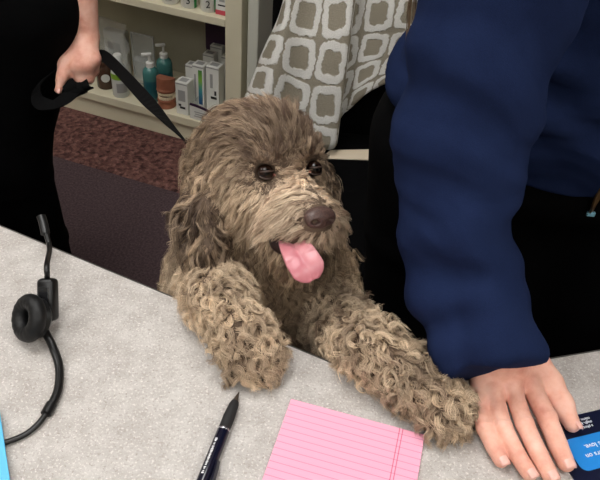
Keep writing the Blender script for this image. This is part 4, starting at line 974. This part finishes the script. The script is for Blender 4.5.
for i in range(nT):
    t_ = nrm(TT[i]); a = nrm(ac-t_*np.dot(ac, t_)); nn = np.cross(a, t_); nn = nn if nn@(-F) > 0 else -nn
    for j in range(13):
        x = -1+j/6; vg.append(tp[i]+a*x*wd[i]+nn*(.0035*x*x*(1 if i < nT*.5 else .3)-.0022*math.exp(-(x/.16)**2)*(1-i/nT*.6)-.004*max(abs(x)-.6, 0)))
o = put('tongue', np_mesh(vg, [(i*13+j, i*13+j+1, (i+1)*13+j+1, (i+1)*13+j) for i in range(nT-1) for j in range(12)]), tm_, dog, True); md = o.modifiers.new('t', 'SOLIDIFY'); md.thickness = .005; md.offset = 0; sb = o.modifiers.new('s', 'SUBSURF'); sb.levels = sb.render_levels = 2
clawm = mat('dark_claw', (38,30,26), .35)
for p, s_, d_ in ((A1[3], s1, d1), (A2[3], s2, d2)):
    for o_, f_ in ((-.019,.006),(-.007,.014),(.007,.014),(.019,.006)):
        q = p+s_*o_+d_*(f_+.0095); q[2] = CT+.0105
        sweep('claw', cat([q, q+d_*.006-UPV*.002, q+d_*.010-UPV*.006], 4), np.stack([np.linspace(.0030, .0008, 9)]*2, 1), clawm, dog, seg=8)
na, nb_ = hd(0,-.03,-.095), np.array([-.045,.655,.70]); nc = na*.55+nb_*.45; nax = nrm(nb_-na)
Bc = basis((1,0,0), nax); P = [nc+(Bc[0]*math.cos(a)+Bc[1]*math.sin(a))*.084 for a in np.linspace(0, 2*PI, 41)]
sweep('collar', P, (.0016, .008), M['webbing'], dog, sec=RECT, ups=[nax]*41, smooth=False)

# ---- leash
lt = thing('leash', 'black webbing leash running from gripping hand to dog', 'leash', W(84, 75, 1.33))
def ribbon(name, pts, wdt, facing, thick=.0022):
    P = cat(pts, 8); fc = cat(facing, 8); return sweep(name, P, (thick/2, wdt/2), M['webbing'], lt, sec=RECT, ups=[np.cross(nrm(a), nrm(b)) for a, b in zip(np.gradient(P, axis=0), fc)], smooth=False)
# the strap width follows "facing": the direction its flat side looks at
cE = nc-Bc[1]*0+np.array([-.035,.088,.01])
pts = [W(80,72,1.315), W(90,65,1.316), W(97,58,1.312), W(104,56,1.30), W(121,72,1.24), W(145,98,1.12), W(172,128,.99), W(196,153,.90), W(214,180,.88), cE]
ribbon('strap', pts, .021, [-F]*4+[-F+R*.25]*2+[-F+R*.9+U*.2, -F+R*1.7+U*.5, R+U*.4, R+U*.4])
lp = [W(84,70,1.318), W(74,73,1.316), W(60,66,1.300), W(47,72,1.285), W(37,86,1.278), W(38,101,1.272), W(52,105,1.265), W(66,98,1.272), W(78,86,1.290), W(86,76,1.318)]
ribbon('handle_loop', lp, .026, [-F+U*.6, -F+U*.9, U*1.0-F*.5, U*.6-F*.9-R*.3, -R-F, -F*1.1-R*.2, -F+U*.8, -F+U*.5, -F, -F])
bm = bmesh.new()
for i, (x, y, t_) in enumerate(((70,86,1.285),(77,89,1.287),(83,85,1.292))): tm2 = sweep_mesh(cat([W(x-5,y-7,t_+.02), W(x-2,y-3,t_-.004), W(x+1,y+4,t_-.006), W(x+5,y+5,t_+.012)], 5), (.0016,.012), sec=RECT, ups=[nrm(R+U*.4)]*16); bm.from_mesh(tm2); bpy.data.meshes.remove(tm2)
put('wrapped_strap', from_bm(bm), M['webbing'], lt)
lathe('clasp', [(.003,0),(.006,.004),(.006,.02),(.004,.026)], cE, M['chrome'], lt, axis=(0,-.3,1), seg=14)

# ================================================================== CAMERA, RENDER LOOK
cd_ = bpy.data.cameras.new('camera'); cam = bpy.data.objects.new('camera', cd_); COL.objects.link(cam)
cd_.sensor_fit = 'HORIZONTAL'; cd_.sensor_width = 36; cd_.lens = FPX/600*36; cd_.clip_start = .01
mw = Matrix(((R[0],U[0],-F[0],EYE[0]),(R[1],U[1],-F[1],EYE[1]),(R[2],U[2],-F[2],EYE[2]),(0,0,0,1))); cam.matrix_world = mw
scene.camera = cam
w = bpy.data.worlds.new('world'); scene.world = w; w.use_nodes = True; w.node_tree.nodes['Background'].inputs[0].default_value = (.5,.5,.5,1); w.node_tree.nodes['Background'].inputs[1].default_value = .2
vs = scene.view_settings; scene.display_settings.display_device = 'sRGB'; vs.view_transform = 'Standard'; vs.look = 'None'; vs.gamma = 1; vs.use_curve_mapping = False; vs.exposure = EXPO
scene.cycles.use_denoising = True
scene.cycles.max_bounces = 8; scene.cycles.diffuse_bounces = 4; scene.cycles.transparent_max_bounces = 12
